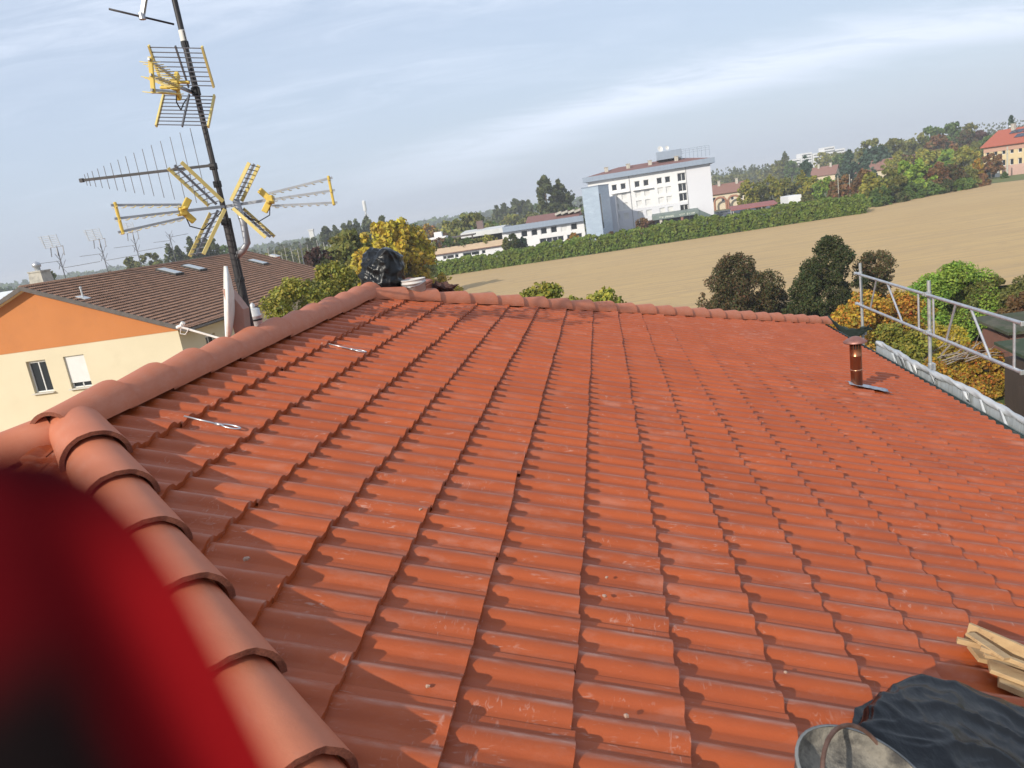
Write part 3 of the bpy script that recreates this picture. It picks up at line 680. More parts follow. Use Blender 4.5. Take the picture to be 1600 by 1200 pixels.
# satellite dish seen edge on
m_dish = mat("dish_white_paint", (.74, .73, .69), .45, c2=(.66, .64, .59), scale=3, dirt=(.55, .5, .42), dscale=5)
m_dishb = mat("dish_bracket_pinkish", (.40, .24, .19), .6, c2=(.33, .19, .15), scale=8)
dc = qrz(at_r(352, 476, 5.35))
dish = empty('satellite_dish', dc - np.array((0, 0, .42)), 'white satellite dish seen edge on beside the mast', 'dish', house=True)
b = MB(); dax = np.array((-.87, -.485, .20)); dax /= np.linalg.norm(dax)
b.lathe(dc, [(.0, -.055), (.10, -.05), (.20, -.032), (.285, 0), (.292, .004), (.292, -.022), (.285, -.022), (.20, -.045), (.10, -.065), (0, -.07)], 40, ax=dax); b.build('reflector', m_dish, dish, smooth=True)
lq = qrz(at_r(283, 511, 5.30)); fq = dc + np.array((-.03, 0, -.285))
b = MB(); b.bar(fq, lq, .015, .015); b.build('arm', m_dish, dish, bevel=.003)
b = MB(); b.tube(lq + np.array((-.035, 0, .0)), lq + np.array((.01, 0, .01)), .014, n=12); b.tube(lq + np.array((-.01, .015, .0)), lq + np.array((.018, .015, .032)), .017, n=12); b.path([lq, lq + np.array((-.02, 0, -.05)), lq + np.array((.02, 0, -.06)), lq + np.array((.06, 0, -.02))], .004, n=6); b.build('receiver', m_dish, dish, bevel=.003)
b = MB(); b.prism([dc + np.array((.03, -.05, .12)), dc + np.array((.05, -.05, -.30)), dc + np.array((.12, -.05, -.32)), dc + np.array((.16, -.05, -.05)), dc + np.array((.08, -.05, .10))], (0, .10, 0)); b.bar(dc + np.array((.10, 0, -.06)), (MQ, MR, dc[2] - .06), .03, .03); b.build('bracket', m_dishb, dish, bevel=.004)
# grey-white flue behind the mast
fq = qrz(at_r(404, 520, 6.15)); fq[2] -= .15
fl = empty('vent_pipe', fq, 'grey white vent pipe with black straps beside the mast foot', 'vent pipe', house=True)
m_vent = mat("vent_white_metal", (.60, .61, .60), .4, .2, c2=(.5, .5, .5), scale=6)
b = MB(); b.lathe(fq, [(.055, 0), (.055, .29), (.060, .295), (.060, .31), (.052, .315), (.052, .36), (.03, .37), (0, .37)], 20); b.build('pipe', m_vent, fl, smooth=True)
for z in (.26, .20): b = MB(); b.lathe(fq + np.array((0, 0, z)), [(.059, 0), (.059, .014)], 20, caps=(True, True)); b.bar(fq + np.array((-.05, 0, z + .007)), fq + np.array((-.13, -.16, z + .007)), .012, .006); b.build('strap', m_cable, fl)
b = MB(); b.lathe(fq + np.array((0, 0, .37)), [(.02, 0), (.022, .03), (.010, .045), (0, .05)], 12); b.build('cap', m_vent, fl, smooth=True)

# ------------------------------------------------------------------ the photographer's gloved hand, a few centimetres from the lens
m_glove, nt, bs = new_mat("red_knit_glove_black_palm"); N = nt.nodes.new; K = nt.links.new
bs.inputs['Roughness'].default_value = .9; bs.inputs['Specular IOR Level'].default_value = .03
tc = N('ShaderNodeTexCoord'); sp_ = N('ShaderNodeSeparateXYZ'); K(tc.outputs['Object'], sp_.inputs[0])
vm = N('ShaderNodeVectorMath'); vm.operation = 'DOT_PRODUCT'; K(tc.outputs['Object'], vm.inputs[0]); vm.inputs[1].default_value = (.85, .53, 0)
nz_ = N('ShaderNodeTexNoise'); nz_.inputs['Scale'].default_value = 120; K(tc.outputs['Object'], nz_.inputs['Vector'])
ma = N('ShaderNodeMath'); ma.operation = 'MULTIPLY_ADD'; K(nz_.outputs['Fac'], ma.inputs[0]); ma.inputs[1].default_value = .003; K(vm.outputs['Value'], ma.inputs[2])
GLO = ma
# axis of the forefinger in lens space: tip towards the upper left, knuckles below the picture
def cs(px, py, d):                                   # lens-space point (x right, y up, z back) in metres
    return np.array(((px - 800) / F_PX * d, (600 - py) / F_PX * d, -d))
tipc, basec = cs(-34, 1018, .046), cs(222, 1570, .046)
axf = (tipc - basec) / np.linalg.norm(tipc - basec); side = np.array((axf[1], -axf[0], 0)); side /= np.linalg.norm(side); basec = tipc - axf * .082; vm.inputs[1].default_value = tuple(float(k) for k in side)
# red knit back, black rubber coating on the palm side, lit streak and shaded tip painted into the red
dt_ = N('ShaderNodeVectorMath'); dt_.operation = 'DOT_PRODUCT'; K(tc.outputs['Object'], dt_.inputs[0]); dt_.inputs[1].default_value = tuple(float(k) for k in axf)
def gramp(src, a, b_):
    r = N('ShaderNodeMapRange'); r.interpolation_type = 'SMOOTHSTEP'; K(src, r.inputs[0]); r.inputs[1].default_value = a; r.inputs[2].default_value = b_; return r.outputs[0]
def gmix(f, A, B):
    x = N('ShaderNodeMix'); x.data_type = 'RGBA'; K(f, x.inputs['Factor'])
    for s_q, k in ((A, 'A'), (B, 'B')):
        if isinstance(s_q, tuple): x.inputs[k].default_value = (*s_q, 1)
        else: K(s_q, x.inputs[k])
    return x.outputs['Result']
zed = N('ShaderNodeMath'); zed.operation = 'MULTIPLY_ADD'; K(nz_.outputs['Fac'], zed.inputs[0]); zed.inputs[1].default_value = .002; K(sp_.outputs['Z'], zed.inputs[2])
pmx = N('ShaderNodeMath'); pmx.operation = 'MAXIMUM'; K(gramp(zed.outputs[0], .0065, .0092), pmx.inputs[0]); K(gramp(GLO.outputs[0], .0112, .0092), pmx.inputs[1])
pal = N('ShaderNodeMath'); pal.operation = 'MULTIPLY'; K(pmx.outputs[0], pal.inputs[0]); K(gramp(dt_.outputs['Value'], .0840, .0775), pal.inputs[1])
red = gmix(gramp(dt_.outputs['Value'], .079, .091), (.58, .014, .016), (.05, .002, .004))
red = gmix(gramp(sp_.outputs['Z'], .001, .006), red, (.11, .004, .006))  # shade painted as a darker red on the side towards the lens
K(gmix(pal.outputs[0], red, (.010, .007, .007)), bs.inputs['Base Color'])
def hand_mesh():
    """palm and five fingers as one skinned chain; base of the forefinger at the origin"""
    V, E, R = [], [], []
    def v(p, r): V.append(tuple(p)); R.append(r); return len(V) - 1
    A, S, Zb = axf, side, np.array((0, 0, 1.0))      # along the finger, towards the thumb-free side, towards the lens
    palm = v(-A * .055 - S * .030, .021); knu = v(-A * .022 - S * .026, .020); E.append((palm, knu))
    wrist = v(-A * .105 - S * .032, .027); arm = v(-A * .20 - S * .036, .036); E += [(wrist, palm), (arm, wrist)]
    L4 = [(0.0, .0, .0985, .0138, .0), (-.024, .004, .082, .0112, .030), (-.047, .0, .074, .0105, .034), (-.068, -.010, .058, .0095, .036)]
    for s, a0, ln, rad, curl in L4:
        base = v(A * (a0 - .006) + S * s, rad * 1.12); E.append((knu if abs(s) < .05 else palm, base)); prev = base
        for k, (fr, cu) in enumerate(((.42, .25), (.75, .65), (.98, 1.1))):
            n_ = v(A * (a0 + ln * fr * (1 - .25 * (curl > 0) * fr)) + S * s - Zb * curl * cu, rad * (1 - .05 * k)); E.append((prev, n_)); prev = n_
    t0 = v(-A * .050 - S * .004 + Zb * .004, .014); E.append((palm, t0)); t1 = v(-A * .056 + S * .020 - Zb * .004, .0125); E.append((t0, t1)); t2 = v(-A * .050 + S * .042 - Zb * .012, .0115); E.append((t1, t2)); t3 = v(-A * .040 + S * .060 - Zb * .022, .0100); E.append((t2, t3))
    me = bpy.data.meshes.new('gloved_hand'); me.from_pydata(V, E, []); me.update(); return me, R, palm
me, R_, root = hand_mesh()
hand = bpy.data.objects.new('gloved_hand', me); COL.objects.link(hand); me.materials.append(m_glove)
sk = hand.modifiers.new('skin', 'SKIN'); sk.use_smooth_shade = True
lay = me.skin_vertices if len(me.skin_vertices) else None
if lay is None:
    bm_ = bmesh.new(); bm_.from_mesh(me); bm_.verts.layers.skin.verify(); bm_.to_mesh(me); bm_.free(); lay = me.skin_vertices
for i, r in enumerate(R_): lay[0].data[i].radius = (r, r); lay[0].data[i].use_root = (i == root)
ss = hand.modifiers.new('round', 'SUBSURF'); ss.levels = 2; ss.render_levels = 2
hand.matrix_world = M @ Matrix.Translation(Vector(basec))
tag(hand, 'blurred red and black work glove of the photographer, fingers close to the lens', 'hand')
# ================================================================== vegetation
def leaf_mat(name, cols, rough=.6, transl=.25, spread=.5):
    m, nt, b = new_mat(name); N = nt.nodes.new; K = nt.links.new
    g = N('ShaderNodeNewGeometry'); cr = N('ShaderNodeValToRGB'); K(g.outputs['Random Per Island'], cr.inputs[0])
    el = cr.color_ramp.elements; n = len(cols)
    el[0].position = 0; el[0].color = (*cols[0], 1); el[1].position = 1; el[1].color = (*cols[-1], 1)
    for i in range(1, n - 1): e = el.new(i / (n - 1)); e.color = (*cols[i], 1)
    # broad colour drift through the crown, as autumn takes one bough before another
    tc = N('ShaderNodeTexCoord'); nz = N('ShaderNodeTexNoise'); K(tc.outputs['Object'], nz.inputs['Vector']); nz.inputs['Scale'].default_value = .55; nz.inputs['Detail'].default_value = 3
    oi = N('ShaderNodeObjectInfo'); ad = N('ShaderNodeMath'); ad.operation = 'MULTIPLY_ADD'; K(oi.outputs['Random'], ad.inputs[0]); ad.inputs[1].default_value = .35; K(nz.outputs['Fac'], ad.inputs[2])
    mr = N('ShaderNodeMapRange'); K(ad.outputs[0], mr.inputs[0]); mr.inputs[1].default_value = .35; mr.inputs[2].default_value = 1.0; mr.inputs[3].default_value = 1 - spread * .5; mr.inputs[4].default_value = 1 + spread * .6
    hs = N('ShaderNodeHueSaturation'); K(cr.outputs[0], hs.inputs['Color']); K(mr.outputs[0], hs.inputs['Value'])
    hn_ = N('ShaderNodeTexNoise'); K(tc.outputs['Object'], hn_.inputs['Vector']); hn_.inputs['Scale'].default_value = .9; hn_.inputs['Detail'].default_value = 4
    hr_ = N('ShaderNodeMapRange'); K(hn_.outputs['Fac'], hr_.inputs[0]); hr_.inputs[1].default_value = .3; hr_.inputs[2].default_value = .7; hr_.inputs[3].default_value = .475; hr_.inputs[4].default_value = .525; K(hr_.outputs[0], hs.inputs['Hue'])
    K(hs.outputs[0], b.inputs['Base Color']); b.inputs['Roughness'].default_value = rough; b.inputs['Specular IOR Level'].default_value = .25
    tr = N('ShaderNodeBsdfTranslucent'); K(hs.outputs[0], tr.inputs['Color']); mx = N('ShaderNodeMixShader'); mx.inputs[0].default_value = transl
    K(b.outputs[0], mx.inputs[1]); K(tr.outputs[0], mx.inputs[2]); K(mx.outputs[0], nt.nodes['Material Output'].inputs['Surface'])
    return m
LM = dict(
    green=leaf_mat("leaves_green", [(0.046, 0.093, 0.019), (0.085, 0.147, 0.031), (0.132, 0.186, 0.039), (0.070, 0.124, 0.031)]),
    olive=leaf_mat("leaves_olive", [(0.093, 0.116, 0.028), (0.163, 0.178, 0.043), (0.217, 0.202, 0.046), (0.124, 0.132, 0.039)]),
    yellow=leaf_mat("leaves_yellow", [(0.465, 0.295, 0.031), (0.500, 0.419, 0.039), (0.388, 0.279, 0.046), (0.232, 0.217, 0.046)]),
    ygreen=leaf_mat("leaves_yellow_green", [(0.155, 0.186, 0.031), (0.264, 0.264, 0.043), (0.357, 0.295, 0.046), (0.116, 0.155, 0.034)]),
    bright=leaf_mat("leaves_bright_green", [(0.132, 0.232, 0.028), (0.202, 0.310, 0.043), (0.264, 0.341, 0.046), (0.093, 0.171, 0.028)]),
    orange=leaf_mat("leaves_orange", [(0.465, 0.171, 0.028), (0.500, 0.310, 0.034), (0.341, 0.232, 0.034), (0.202, 0.186, 0.034), (0.434, 0.109, 0.023)]),
    rust=leaf_mat("leaves_rust", [(0.202, 0.085, 0.039), (0.155, 0.101, 0.043), (0.248, 0.116, 0.046), (0.109, 0.093, 0.039)]),
    dark=leaf_mat("leaves_dark_green", [(.030, .050, .014), (.050, .072, .020), (.075, .088, .026), (.085, .065, .024)]),
    darkred=leaf_mat("leaves_dark_reddish", [(.045, .060, .018), (.075, .080, .026), (.105, .068, .028), (.125, .066, .028)]),
    purple=leaf_mat("leaves_purple", [(0.070, 0.031, 0.028), (0.101, 0.046, 0.037), (0.054, 0.039, 0.025)]),
    cedar=leaf_mat("needles_cedar", [(0.031, 0.065, 0.040), (0.050, 0.090, 0.056), (0.070, 0.109, 0.070)], transl=.08),
    poplar=leaf_mat("leaves_poplar", [(0.065, 0.093, 0.034), (0.101, 0.127, 0.046), (0.139, 0.147, 0.053), (0.078, 0.101, 0.040)]),
    hedge=leaf_mat("leaves_hedge", [(.095, .145, .022), (.145, .205, .032), (.19, .24, .042), (.12, .165, .030)], spread=.35),
)
m_bark = mat("bark", (.09, .065, .045), .9, c2=(.14, .11, .08), scale=6, stretch=(1, 1, .25), bump=.02, bscale=9)
m_birch = mat("pale_bark", (.30, .28, .24), .9, c2=(.18, .15, .12), scale=5, bump=.01)
def leaf_cloud(centers, radii, n, size, rng, flat=0.0, up=.3):
    """n leaf faces scattered round clump centres; each leaf a kite of four corners, its own island"""
    centers = np.asarray(centers); radii = np.asarray(radii)
    w = radii ** 2; idx = rng.choice(len(centers), n, p=w / w.sum())
    d = rng.normal(size=(n, 3)); d /= np.linalg.norm(d, axis=1)[:, None]
    rad = radii[idx] * (rng.uniform(.25, 1, n) ** .6)
    pos = centers[idx] + d * rad[:, None] * np.array((1, 1, 1 - flat))
    nrm = d * .7 + rng.normal(size=(n, 3)) * .7 + np.array((0, 0, up)); nrm /= np.linalg.norm(nrm, axis=1)[:, None]
    t = rng.normal(size=(n, 3)); t -= nrm * (t * nrm).sum(1)[:, None]; t /= np.linalg.norm(t, axis=1)[:, None]; s = np.cross(nrm, t)
    sz = size * rng.uniform(.6, 1.35, n)[:, None]
    v = np.stack([pos - t * sz * .6, pos + s * sz * .42 + nrm * sz * .08, pos + t * sz * .7, pos - s * sz * .42 + nrm * sz * .08], 1).reshape(-1, 3)
    return v
def shell_clumps(hw, hb, ht, k, rng, shape='round', r0=.28):
    """clump centres filling a crown from height hb to ht with half width hw"""
    C, R = [], []
    while len(C) < k:
        t = rng.uniform(0, 1)
        prof = dict(round=(max(0, 1 - (2 * t - 1) ** 2)) ** .5, column=min(1, 4.5 * t, (4.2 * (1 - t)) ** .8) * (1 - .25 * t), cone=(1 - t) ** .85 * min(1, 6 * t + .3), bush=(max(0, 1 - t ** 2.4)) ** .6, vase=min(1, .45 + .9 * t) * (max(0, 1 - t ** 5)) ** .5)[shape]
        a = rng.uniform(0, 2 * pi); rr = prof * hw * (rng.uniform(.0, 1) ** .45)
        rr *= 1 + .22 * sin(3 * a + 5 * t) + .1 * sin(5 * a - 7 * t)
        rad = hw * r0 * rng.uniform(.55, 1.25) * (.45 + .55 * prof)
        if rng.uniform() < .28: rr = prof * hw * rng.uniform(.95, 1.2); rad *= .45      # sprigs breaking the outline
        C.append((rr * cos(a), rr * sin(a), hb + (ht - hb) * t)); R.append(rad)
    return np.array(C), np.array(R)
TREE_CACHE = {}
def tree_meshes(kind, hw, h, hb, shape, nl, size, seed, k=None, r0=.28, bark=None, limbs=7, lean=0.0, flat=0.0):
    key = (kind, round(hw, 2), round(h, 2), round(hb, 2), shape, nl, round(size, 3), seed)
    if key in TREE_CACHE: return TREE_CACHE[key]
    rng = np.random.default_rng(seed); k = k or max(14, int(10 + 16 * (h - hb) / max(hw, .3)))
    C, R = shell_clumps(hw, hb, h - hw * r0 * .5, k, rng, shape, r0)
    v = leaf_cloud(C, R, nl, size, rng, flat); f = np.arange(len(v)).reshape(-1, 4)
    crown = big_mesh('crown', v, f, smooth=False); crown.materials.append(LM[kind])
    b = MB(); tr = max(.03, h * .017); top = hb + (h - hb) * (.75 if shape in ('column', 'cone') else .45)
    pts = [np.array((0.04 * sin(i * 1.7 + seed) * h * .3, .04 * cos(i * 2.3 + seed) * h * .3, top * i / 5)) for i in range(6)]; pts[0] *= 0
    b.path(pts, [tr * (1.25 - .18 * i) for i in range(6)], n=8)
    order = rng.permutation(len(C))[:limbs]
    for i in order:
        z0 = max(hb * .7, min(top * .95, C[i][2] - abs(C[i][0]) - .3 * hw)); q = np.array((0, 0, z0)) * 1.0; q[:2] = np.interp(z0, [p[2] for p in pts], [p[0] for p in pts]), np.interp(z0, [p[2] for p in pts], [p[1] for p in pts])
        mid = (q + C[i]) / 2 + np.array((0, 0, .08 * hw)); b.path([q, mid, C[i] * .97], [tr * .5, tr * .33, tr * .12], n=5)
    tm = make_mesh('trunk', b.v, b.f, None, True); tm.materials.append(bark or m_bark)
    TREE_CACHE[key] = (crown, tm); return crown, tm
def tree(p, label, cat='tree', name='tree', group=None, rot=0.0, scale=(1, 1, 1), **kw):
    crown, tm = tree_meshes(**kw)
    o = empty(name, p, label, cat, group, rz=rot); o.scale = scale
    for nm, me in (('crown', crown), ('trunk', tm)):
        c = bpy.data.objects.new(nm, me); COL.objects.link(c); c.parent = o
    return o
def tree_px(x, ytop, Y, halfpx, kind, shape, label, ybase=None, dens=1.0, cat='tree', name='tree', group=None, seed=None, size=None, zb=.22, z0=0.0, **kw):
    """a tree standing at distance Y whose top shows at photo pixel (x, ytop) and whose crown is halfpx wide each side"""
    t = at_y(x, ytop, Y); h = max(.6, t[2] - z0) * 1.02; hw = 1.12 * halfpx / F_PX * Y
    near = Y < 60; nl = int((10000 if near else 4200 if Y < 110 else 2200) * dens); size = (size or (hw * .20 if Y > 90 else hw * .14)) * (.60 if near else .78)
    if near: kw.setdefault('k', int(46 + 14 * h / hw)); kw.setdefault('r0', .36)
    else: kw.setdefault('r0', .33)
    return tree((t[0], t[1], z0), label, cat, name, group, rot=(seed or int(x)) % 7, kind=kind, hw=hw, h=h, hb=h * zb, shape=shape, nl=nl, size=size, seed=seed or int(x * 7 + ytop), **kw)

# ================================================================== fields, roads
m_field, nt, bs = new_mat("ploughed_field"); N = nt.nodes.new; K = nt.links.new
bs.inputs['Roughness'].default_value = .95; bs.inputs['Specular IOR Level'].default_value = .1
tc = N('ShaderNodeTexCoord')
def fnoise(s, st, d=6, rot=0.0):
    mp = N('ShaderNodeMapping'); K(tc.outputs['Object'], mp.inputs[0]); mp.inputs['Scale'].default_value = st; mp.inputs['Rotation'].default_value = (0, 0, rot)
    n = N('ShaderNodeTexNoise'); K(mp.outputs[0], n.inputs['Vector']); n.inputs['Scale'].default_value = s; n.inputs['Detail'].default_value = d; n.inputs['Roughness'].default_value = .65; return n.outputs['Fac']
def fmix(f, a, b_, A, B):
    r = N('ShaderNodeMapRange'); K(f, r.inputs[0]); r.inputs[1].default_value = a; r.inputs[2].default_value = b_
    x = N('ShaderNodeMix'); x.data_type = 'RGBA'; K(r.outputs[0], x.inputs['Factor'])
    for s_, k in ((A, 'A'), (B, 'B')):
        if isinstance(s_, tuple): x.inputs[k].default_value = (*s_, 1)
        else: K(s_, x.inputs[k])
    return x.outputs['Result']
fc = fmix(fnoise(.035, (1, 1, 1)), .3, .7, (.53, .375, .185), (.465, .32, .155))
fc = fmix(fnoise(1.1, (.06, 1, 1), 4, radians(8)), .42, .62, fc, (.42, .30, .165))
fc = fmix(fnoise(.6, (1, 1, 1), 9), .55, .75, fc, (.39, .275, .15))
fc = fmix(fnoise(.16, (.05, 1.6, 1), 3, radians(14)), .66, .72, fc, (.32, .22, .125))
K(fc, bs.inputs['Base Color'])
bp = N('ShaderNodeBump'); bp.inputs['Distance'].default_value = .10; bp.inputs['Strength'].default_value = .8; K(fnoise(2.2, (.3, 1, 1), 6, radians(8)), bp.inputs['Height']); K(bp.outputs[0], bs.inputs['Normal'])
sheet('field', [(-70, 24), (26, 33), (140, 72), (260, 148), (109, 152.2), (104, 156), (90, 162), (76, 152), (64, 127.6), (20, 127.6), (-70, 136)], .03, m_field)
m_lawn = mat("lawn", (.075, .11, .02), .95, c2=(.12, .15, .03), scale=.8, dirt=(.17, .13, .05), dscale=.6, bump=.04, bscale=9)
sheet('lawn', [(2, 8), (34, 8), (48, 44), (20, 50), (4, 30)], .03, m_lawn)
m_asph = mat("car_park_asphalt", (.10, .10, .11), .9, c2=(.14, .14, .145), scale=.3)
sheet('car_park', [(-40, 137), (62, 131), (66, 190), (100, 206), (95, 222), (-60, 206)], .02, m_asph)
m_brownf = mat("stubble_field", (.20, .15, .09), .95, c2=(.14, .13, .06), scale=.02, dirt=(.11, .12, .05), dscale=.05, stretch=(.2, 1, 1))
sheet('far_field', [(60, 300), (330, 260), (420, 480), (60, 560)], .02, m_brownf)
sheet('meadow', [(106, 154.5), (260, 150), (280, 200), (112, 178)], .025, mat("meadow", (.10, .13, .025), .95, c2=(.15, .15, .04), scale=.3))

# ================================================================== hedge along the field
def hedge(a, b_, w, h, nl, size, label, kind='hedge', seed=2):
    rng = np.random.default_rng(seed); a = np.array(a, float); b_ = np.array(b_, float); d = b_ - a; ln = np.linalg.norm(d); d /= ln; s = np.array((-d[1], d[0]))
    n = int(nl); u = rng.uniform(0, ln, n); face = rng.uniform(0, 1, n)
    top = h * (1 + .05 * np.sin(u * .31) + .06 * np.sin(u * .9) + .05 * np.sin(u * 2.3 + 1) + .04 * np.sin(u * 5.1)) * (.76 + .24 * np.clip(u / (ln * .55), 0, 1))
    wd = w * (1 + .12 * np.sin(u * 1.3 + 2) + .08 * np.sin(u * 3.7)); side_ = np.where(face < .42, -1, np.where(face < .58, 1, rng.uniform(-1, 1, n)))
    zt = rng.uniform(0, 1, n); isside = np.abs(side_) == 1
    z = np.where(isside, top * zt, top); z = z - np.where(isside, 0, .25 * np.abs(side_) ** 3)
    off = side_ * wd * .5 * np.where(isside, 1 - .25 * zt ** 3, 1)
    # leafy bosses
    boss = .12 * np.sin(u * 2.9 + 3 * z) + .10 * np.sin(u * 6.3 - 2.0 * z + 1); off = off + side_ * boss
    P3 = np.stack([a[0] + d[0] * u + s[0] * off, a[1] + d[1] * u + s[1] * off, z], 1) + rng.normal(0, .10, (n, 3))
    P3[:, 2] = np.maximum(P3[:, 2], .05)
    nrm = rng.normal(size=(n, 3)) * .6 + np.stack([s[0] * side_, s[1] * side_, np.where(isside, .5, 1.2)], 1); nrm /= np.linalg.norm(nrm, axis=1)[:, None]
    t = rng.normal(size=(n, 3)); t -= nrm * (t * nrm).sum(1)[:, None]; t /= np.linalg.norm(t, axis=1)[:, None]; q = np.cross(nrm, t); sz = size * rng.uniform(.6, 1.4, n)[:, None]
    v = np.stack([P3 - t * sz * .6, P3 + q * sz * .45, P3 + t * sz * .65, P3 - q * sz * .45], 1).reshape(-1, 3)
    org = np.array((*((a + b_) / 2), 0)); me = big_mesh('hedge', v - org, np.arange(len(v)).reshape(-1, 4), smooth=False); me.materials.append(LM[kind])
    o = empty('hedge', org, label, 'hedge')
    c = bpy.data.objects.new('foliage', me); COL.objects.link(c); c.parent = o
    bb = MB(); m2 = [np.array((*(a + s * k * w * .30), zz)) for k, zz in ((-1, 0), (1, 0), (1, h * .62), (-1, h * .62))]; bb.prism(m2, np.array((*(d * ln), 0))); bb.build('inner_twigs', mat("hedge_twigs", (.02, .03, .01), .95), o)
    return o
hedge((-13, 131.2), (64.5, 129.3), 2.6, 3.05, 26000, .34, 'long clipped green hedge along the far edge of the ploughed field')
tree_px(1325, 304, 131.0, 31, 'hedge', 'bush', 'broad rounded bush at the right end of the clipped hedge', zb=0.0, cat='bush', name='bush', seed=5, dens=2.6, size=.34, r0=.42)

# ================================================================== buildings
def wall_holes(b, O, ex, ez, nrm, w, h, holes, depth=.15):
    """a wall face of w x h from corner O with openings (x0, z0, x1, z1), each with its reveal"""
    O = np.array(O, float); ex = np.array(ex, float); ez = np.array(ez, float); nrm = np.array(nrm, float)
    xs = sorted({0, w, *[k for q in holes for k in (q[0], q[2])]}); zs = sorted({0, h, *[k for q in holes for k in (q[1], q[3])]})
    pt = lambda x, z, d=0: O + ex * x + ez * z - nrm * d
    for i in range(len(xs) - 1):
        for j in range(len(zs) - 1):
            cx, cz = (xs[i] + xs[i + 1]) / 2, (zs[j] + zs[j + 1]) / 2
            if any(q[0] < cx < q[2] and q[1] < cz < q[3] for q in holes): continue
            b.quad(pt(xs[i], zs[j]), pt(xs[i + 1], zs[j]), pt(xs[i + 1], zs[j + 1]), pt(xs[i], zs[j + 1]))
    for x0, z0, x1, z1 in holes:
        for (p, q) in (((x0, z0), (x1, z0)), ((x1, z0), (x1, z1)), ((x1, z1), (x0, z1)), ((x0, z1), (x0, z0))): b.quad(pt(*p), pt(*q), pt(*q, depth), pt(*p, depth))
m_glass = mat("window_glass_dark", (.02, .024, .03), .12, 0, spec=.7)
m_winf = mat("window_frame_white", (.66, .66, .64), .5)
m_shut = mat("roller_shutter_white", (.66, .655, .63), .55, c2=(.60, .595, .575), scale=2)
m_sill = mat("stone_sill", (.55, .52, .46), .8)
def window(par, O, ex, ez, nrm, hole, depth, kind='open', simple=False, shutter_mat=None, sill=False):
    x0, z0, x1, z1 = hole; O = np.array(O, float); ex = np.array(ex, float); ez = np.array(ez, float); nrm = np.array(nrm, float)
    pt = lambda x, z, d: O + ex * x + ez * z - nrm * d
    t = .06 if not simple else .12; b = MB(); d = depth - .01; R_ = np.stack([ex, nrm, ez], 1)
    def bb(xa, za, xb, zb_, dd, th): b.box(pt((xa + xb) / 2, (za + zb_) / 2, dd), (xb - xa, th, zb_ - za), R_)
    if kind == 'shut':
        sh = z0 if simple else z0 + (z1 - z0) * .16
        bb(x0, sh, x1, z1, depth * .55, .03); 
        f = b.build('window', shutter_mat or m_shut, par)
        if not simple:
            bs_ = MB(); 
            for xa in (x0 + .03, (x0 + x1) / 2, x1 - .03): bs_.box(pt(xa, (z0 + sh) / 2, d), (.06, .05, sh - z0), R_)
            bs_.box(pt((x0 + x1) / 2, z0 + .03, d), (x1 - x0, .05, .06), R_); bs_.build('frame', m_winf, f)
            g = MB(); g.quad(pt(x0, z0, depth), pt(x1, z0, depth), pt(x1, sh, depth), pt(x0, sh, depth)); g.build('pane', m_glass, f)
    else:
        bb(x0, z0, x0 + t, z1, d, .06); bb(x1 - t, z0, x1, z1, d, .06); bb(x0 + t, z0, x1 - t, z0 + t, d, .06); bb(x0 + t, z1 - t * (2.2 if not simple else 1), x1 - t, z1, d, .06)
        if not simple or x1 - x0 > 1.5: bb((x0 + x1) / 2 - t * .5, z0 + t, (x0 + x1) / 2 + t * .5, z1 - t, d, .05)
        f = b.build('window', m_winf, par)
        g = MB(); g.quad(pt(x0, z0, depth), pt(x1, z0, depth), pt(x1, z1, depth), pt(x0, z1, depth)); g.build('pane', m_glass, f)
    if sill:
        g = MB(); bb_ = g.box(pt((x0 + x1) / 2, z0 - .03, -.03), (x1 - x0 + .16, .30, .05), R_); g.build('sill', m_sill, f)
    return f

# ---- the orange gabled house next door, ridge parallel to ours
m_cream = mat("cream_render", (.63, .55, .39), .9, c2=(.595, .52, .365), scale=.6, dirt=(.55, .48, .33), dscale=.4, dlo=.55, dhi=.8)
m_orange = mat("orange_render", (.50, .185, .055), .9, c2=(.47, .172, .05), scale=.6, dirt=(.43, .16, .05), dscale=.5, dlo=.55, dhi=.8)
m_brtile = tile_mat("old_brown_roof_tile", (.27, .15, .095), (.205, .12, .083), (.38, .19, .10), .55, rough=.8, spec=.25, isl=.22, scuff=False)
m_edge = mat("dark_roof_edge", (.085, .072, .062), .8, c2=(.12, .10, .09), scale=3)
HQ, HW_, HR0, HR1, HZR = -30.2, 7.75, 36.0, 61.0, 9.25
HSL = math.atan(3.05 / 7.9); HOV = .85; HZE = HZR - HW_ * tan(HSL)
oh = empty('gabled_house', (HQ, (HR0 + HR1) / 2, 0), 'house with orange gable over cream walls and an old brown tiled roof', 'house', house=True)
b = MB(); holes = [(6.32, 3.6, 7.5, 5.38), (8.58, 3.6, 9.82, 5.38), (1.6, 3.65, 2.8, 5.35), (6.05, .9, 7.2, 2.4), (8.35, .9, 9.55, 2.4), (12.4, .9, 13.6, 2.4)]
GO = (HQ - HW_, HR0, 0); zb = 5.95
hg = holes
wall_holes(b, GO, (1, 0, 0), (0, 0, 1), (0, -1, 0), 2 * HW_, zb, hg, .22)
hs_ = [(2.4, 3.4, 3.5, 5.2), (7.6, 3.4, 8.8, 5.0), (14, 3.4, 15.2, 5.0), (19.5, 3.4, 20.7, 5.0)]
wall_holes(b, (HQ + HW_, HR0, 0), (0, 1, 0), (0, 0, 1), (1, 0, 0), HR1 - HR0, HZE, hs_, .22)
b.quad((HQ - HW_, HR1, 0), (HQ + HW_, HR1, 0), (HQ + HW_, HR1, HZE), (HQ - HW_, HR1, HZE)); b.quad((HQ - HW_, HR0, 0), (HQ - HW_, HR1, 0), (HQ - HW_, HR1, HZE), (HQ - HW_, HR0, HZE))
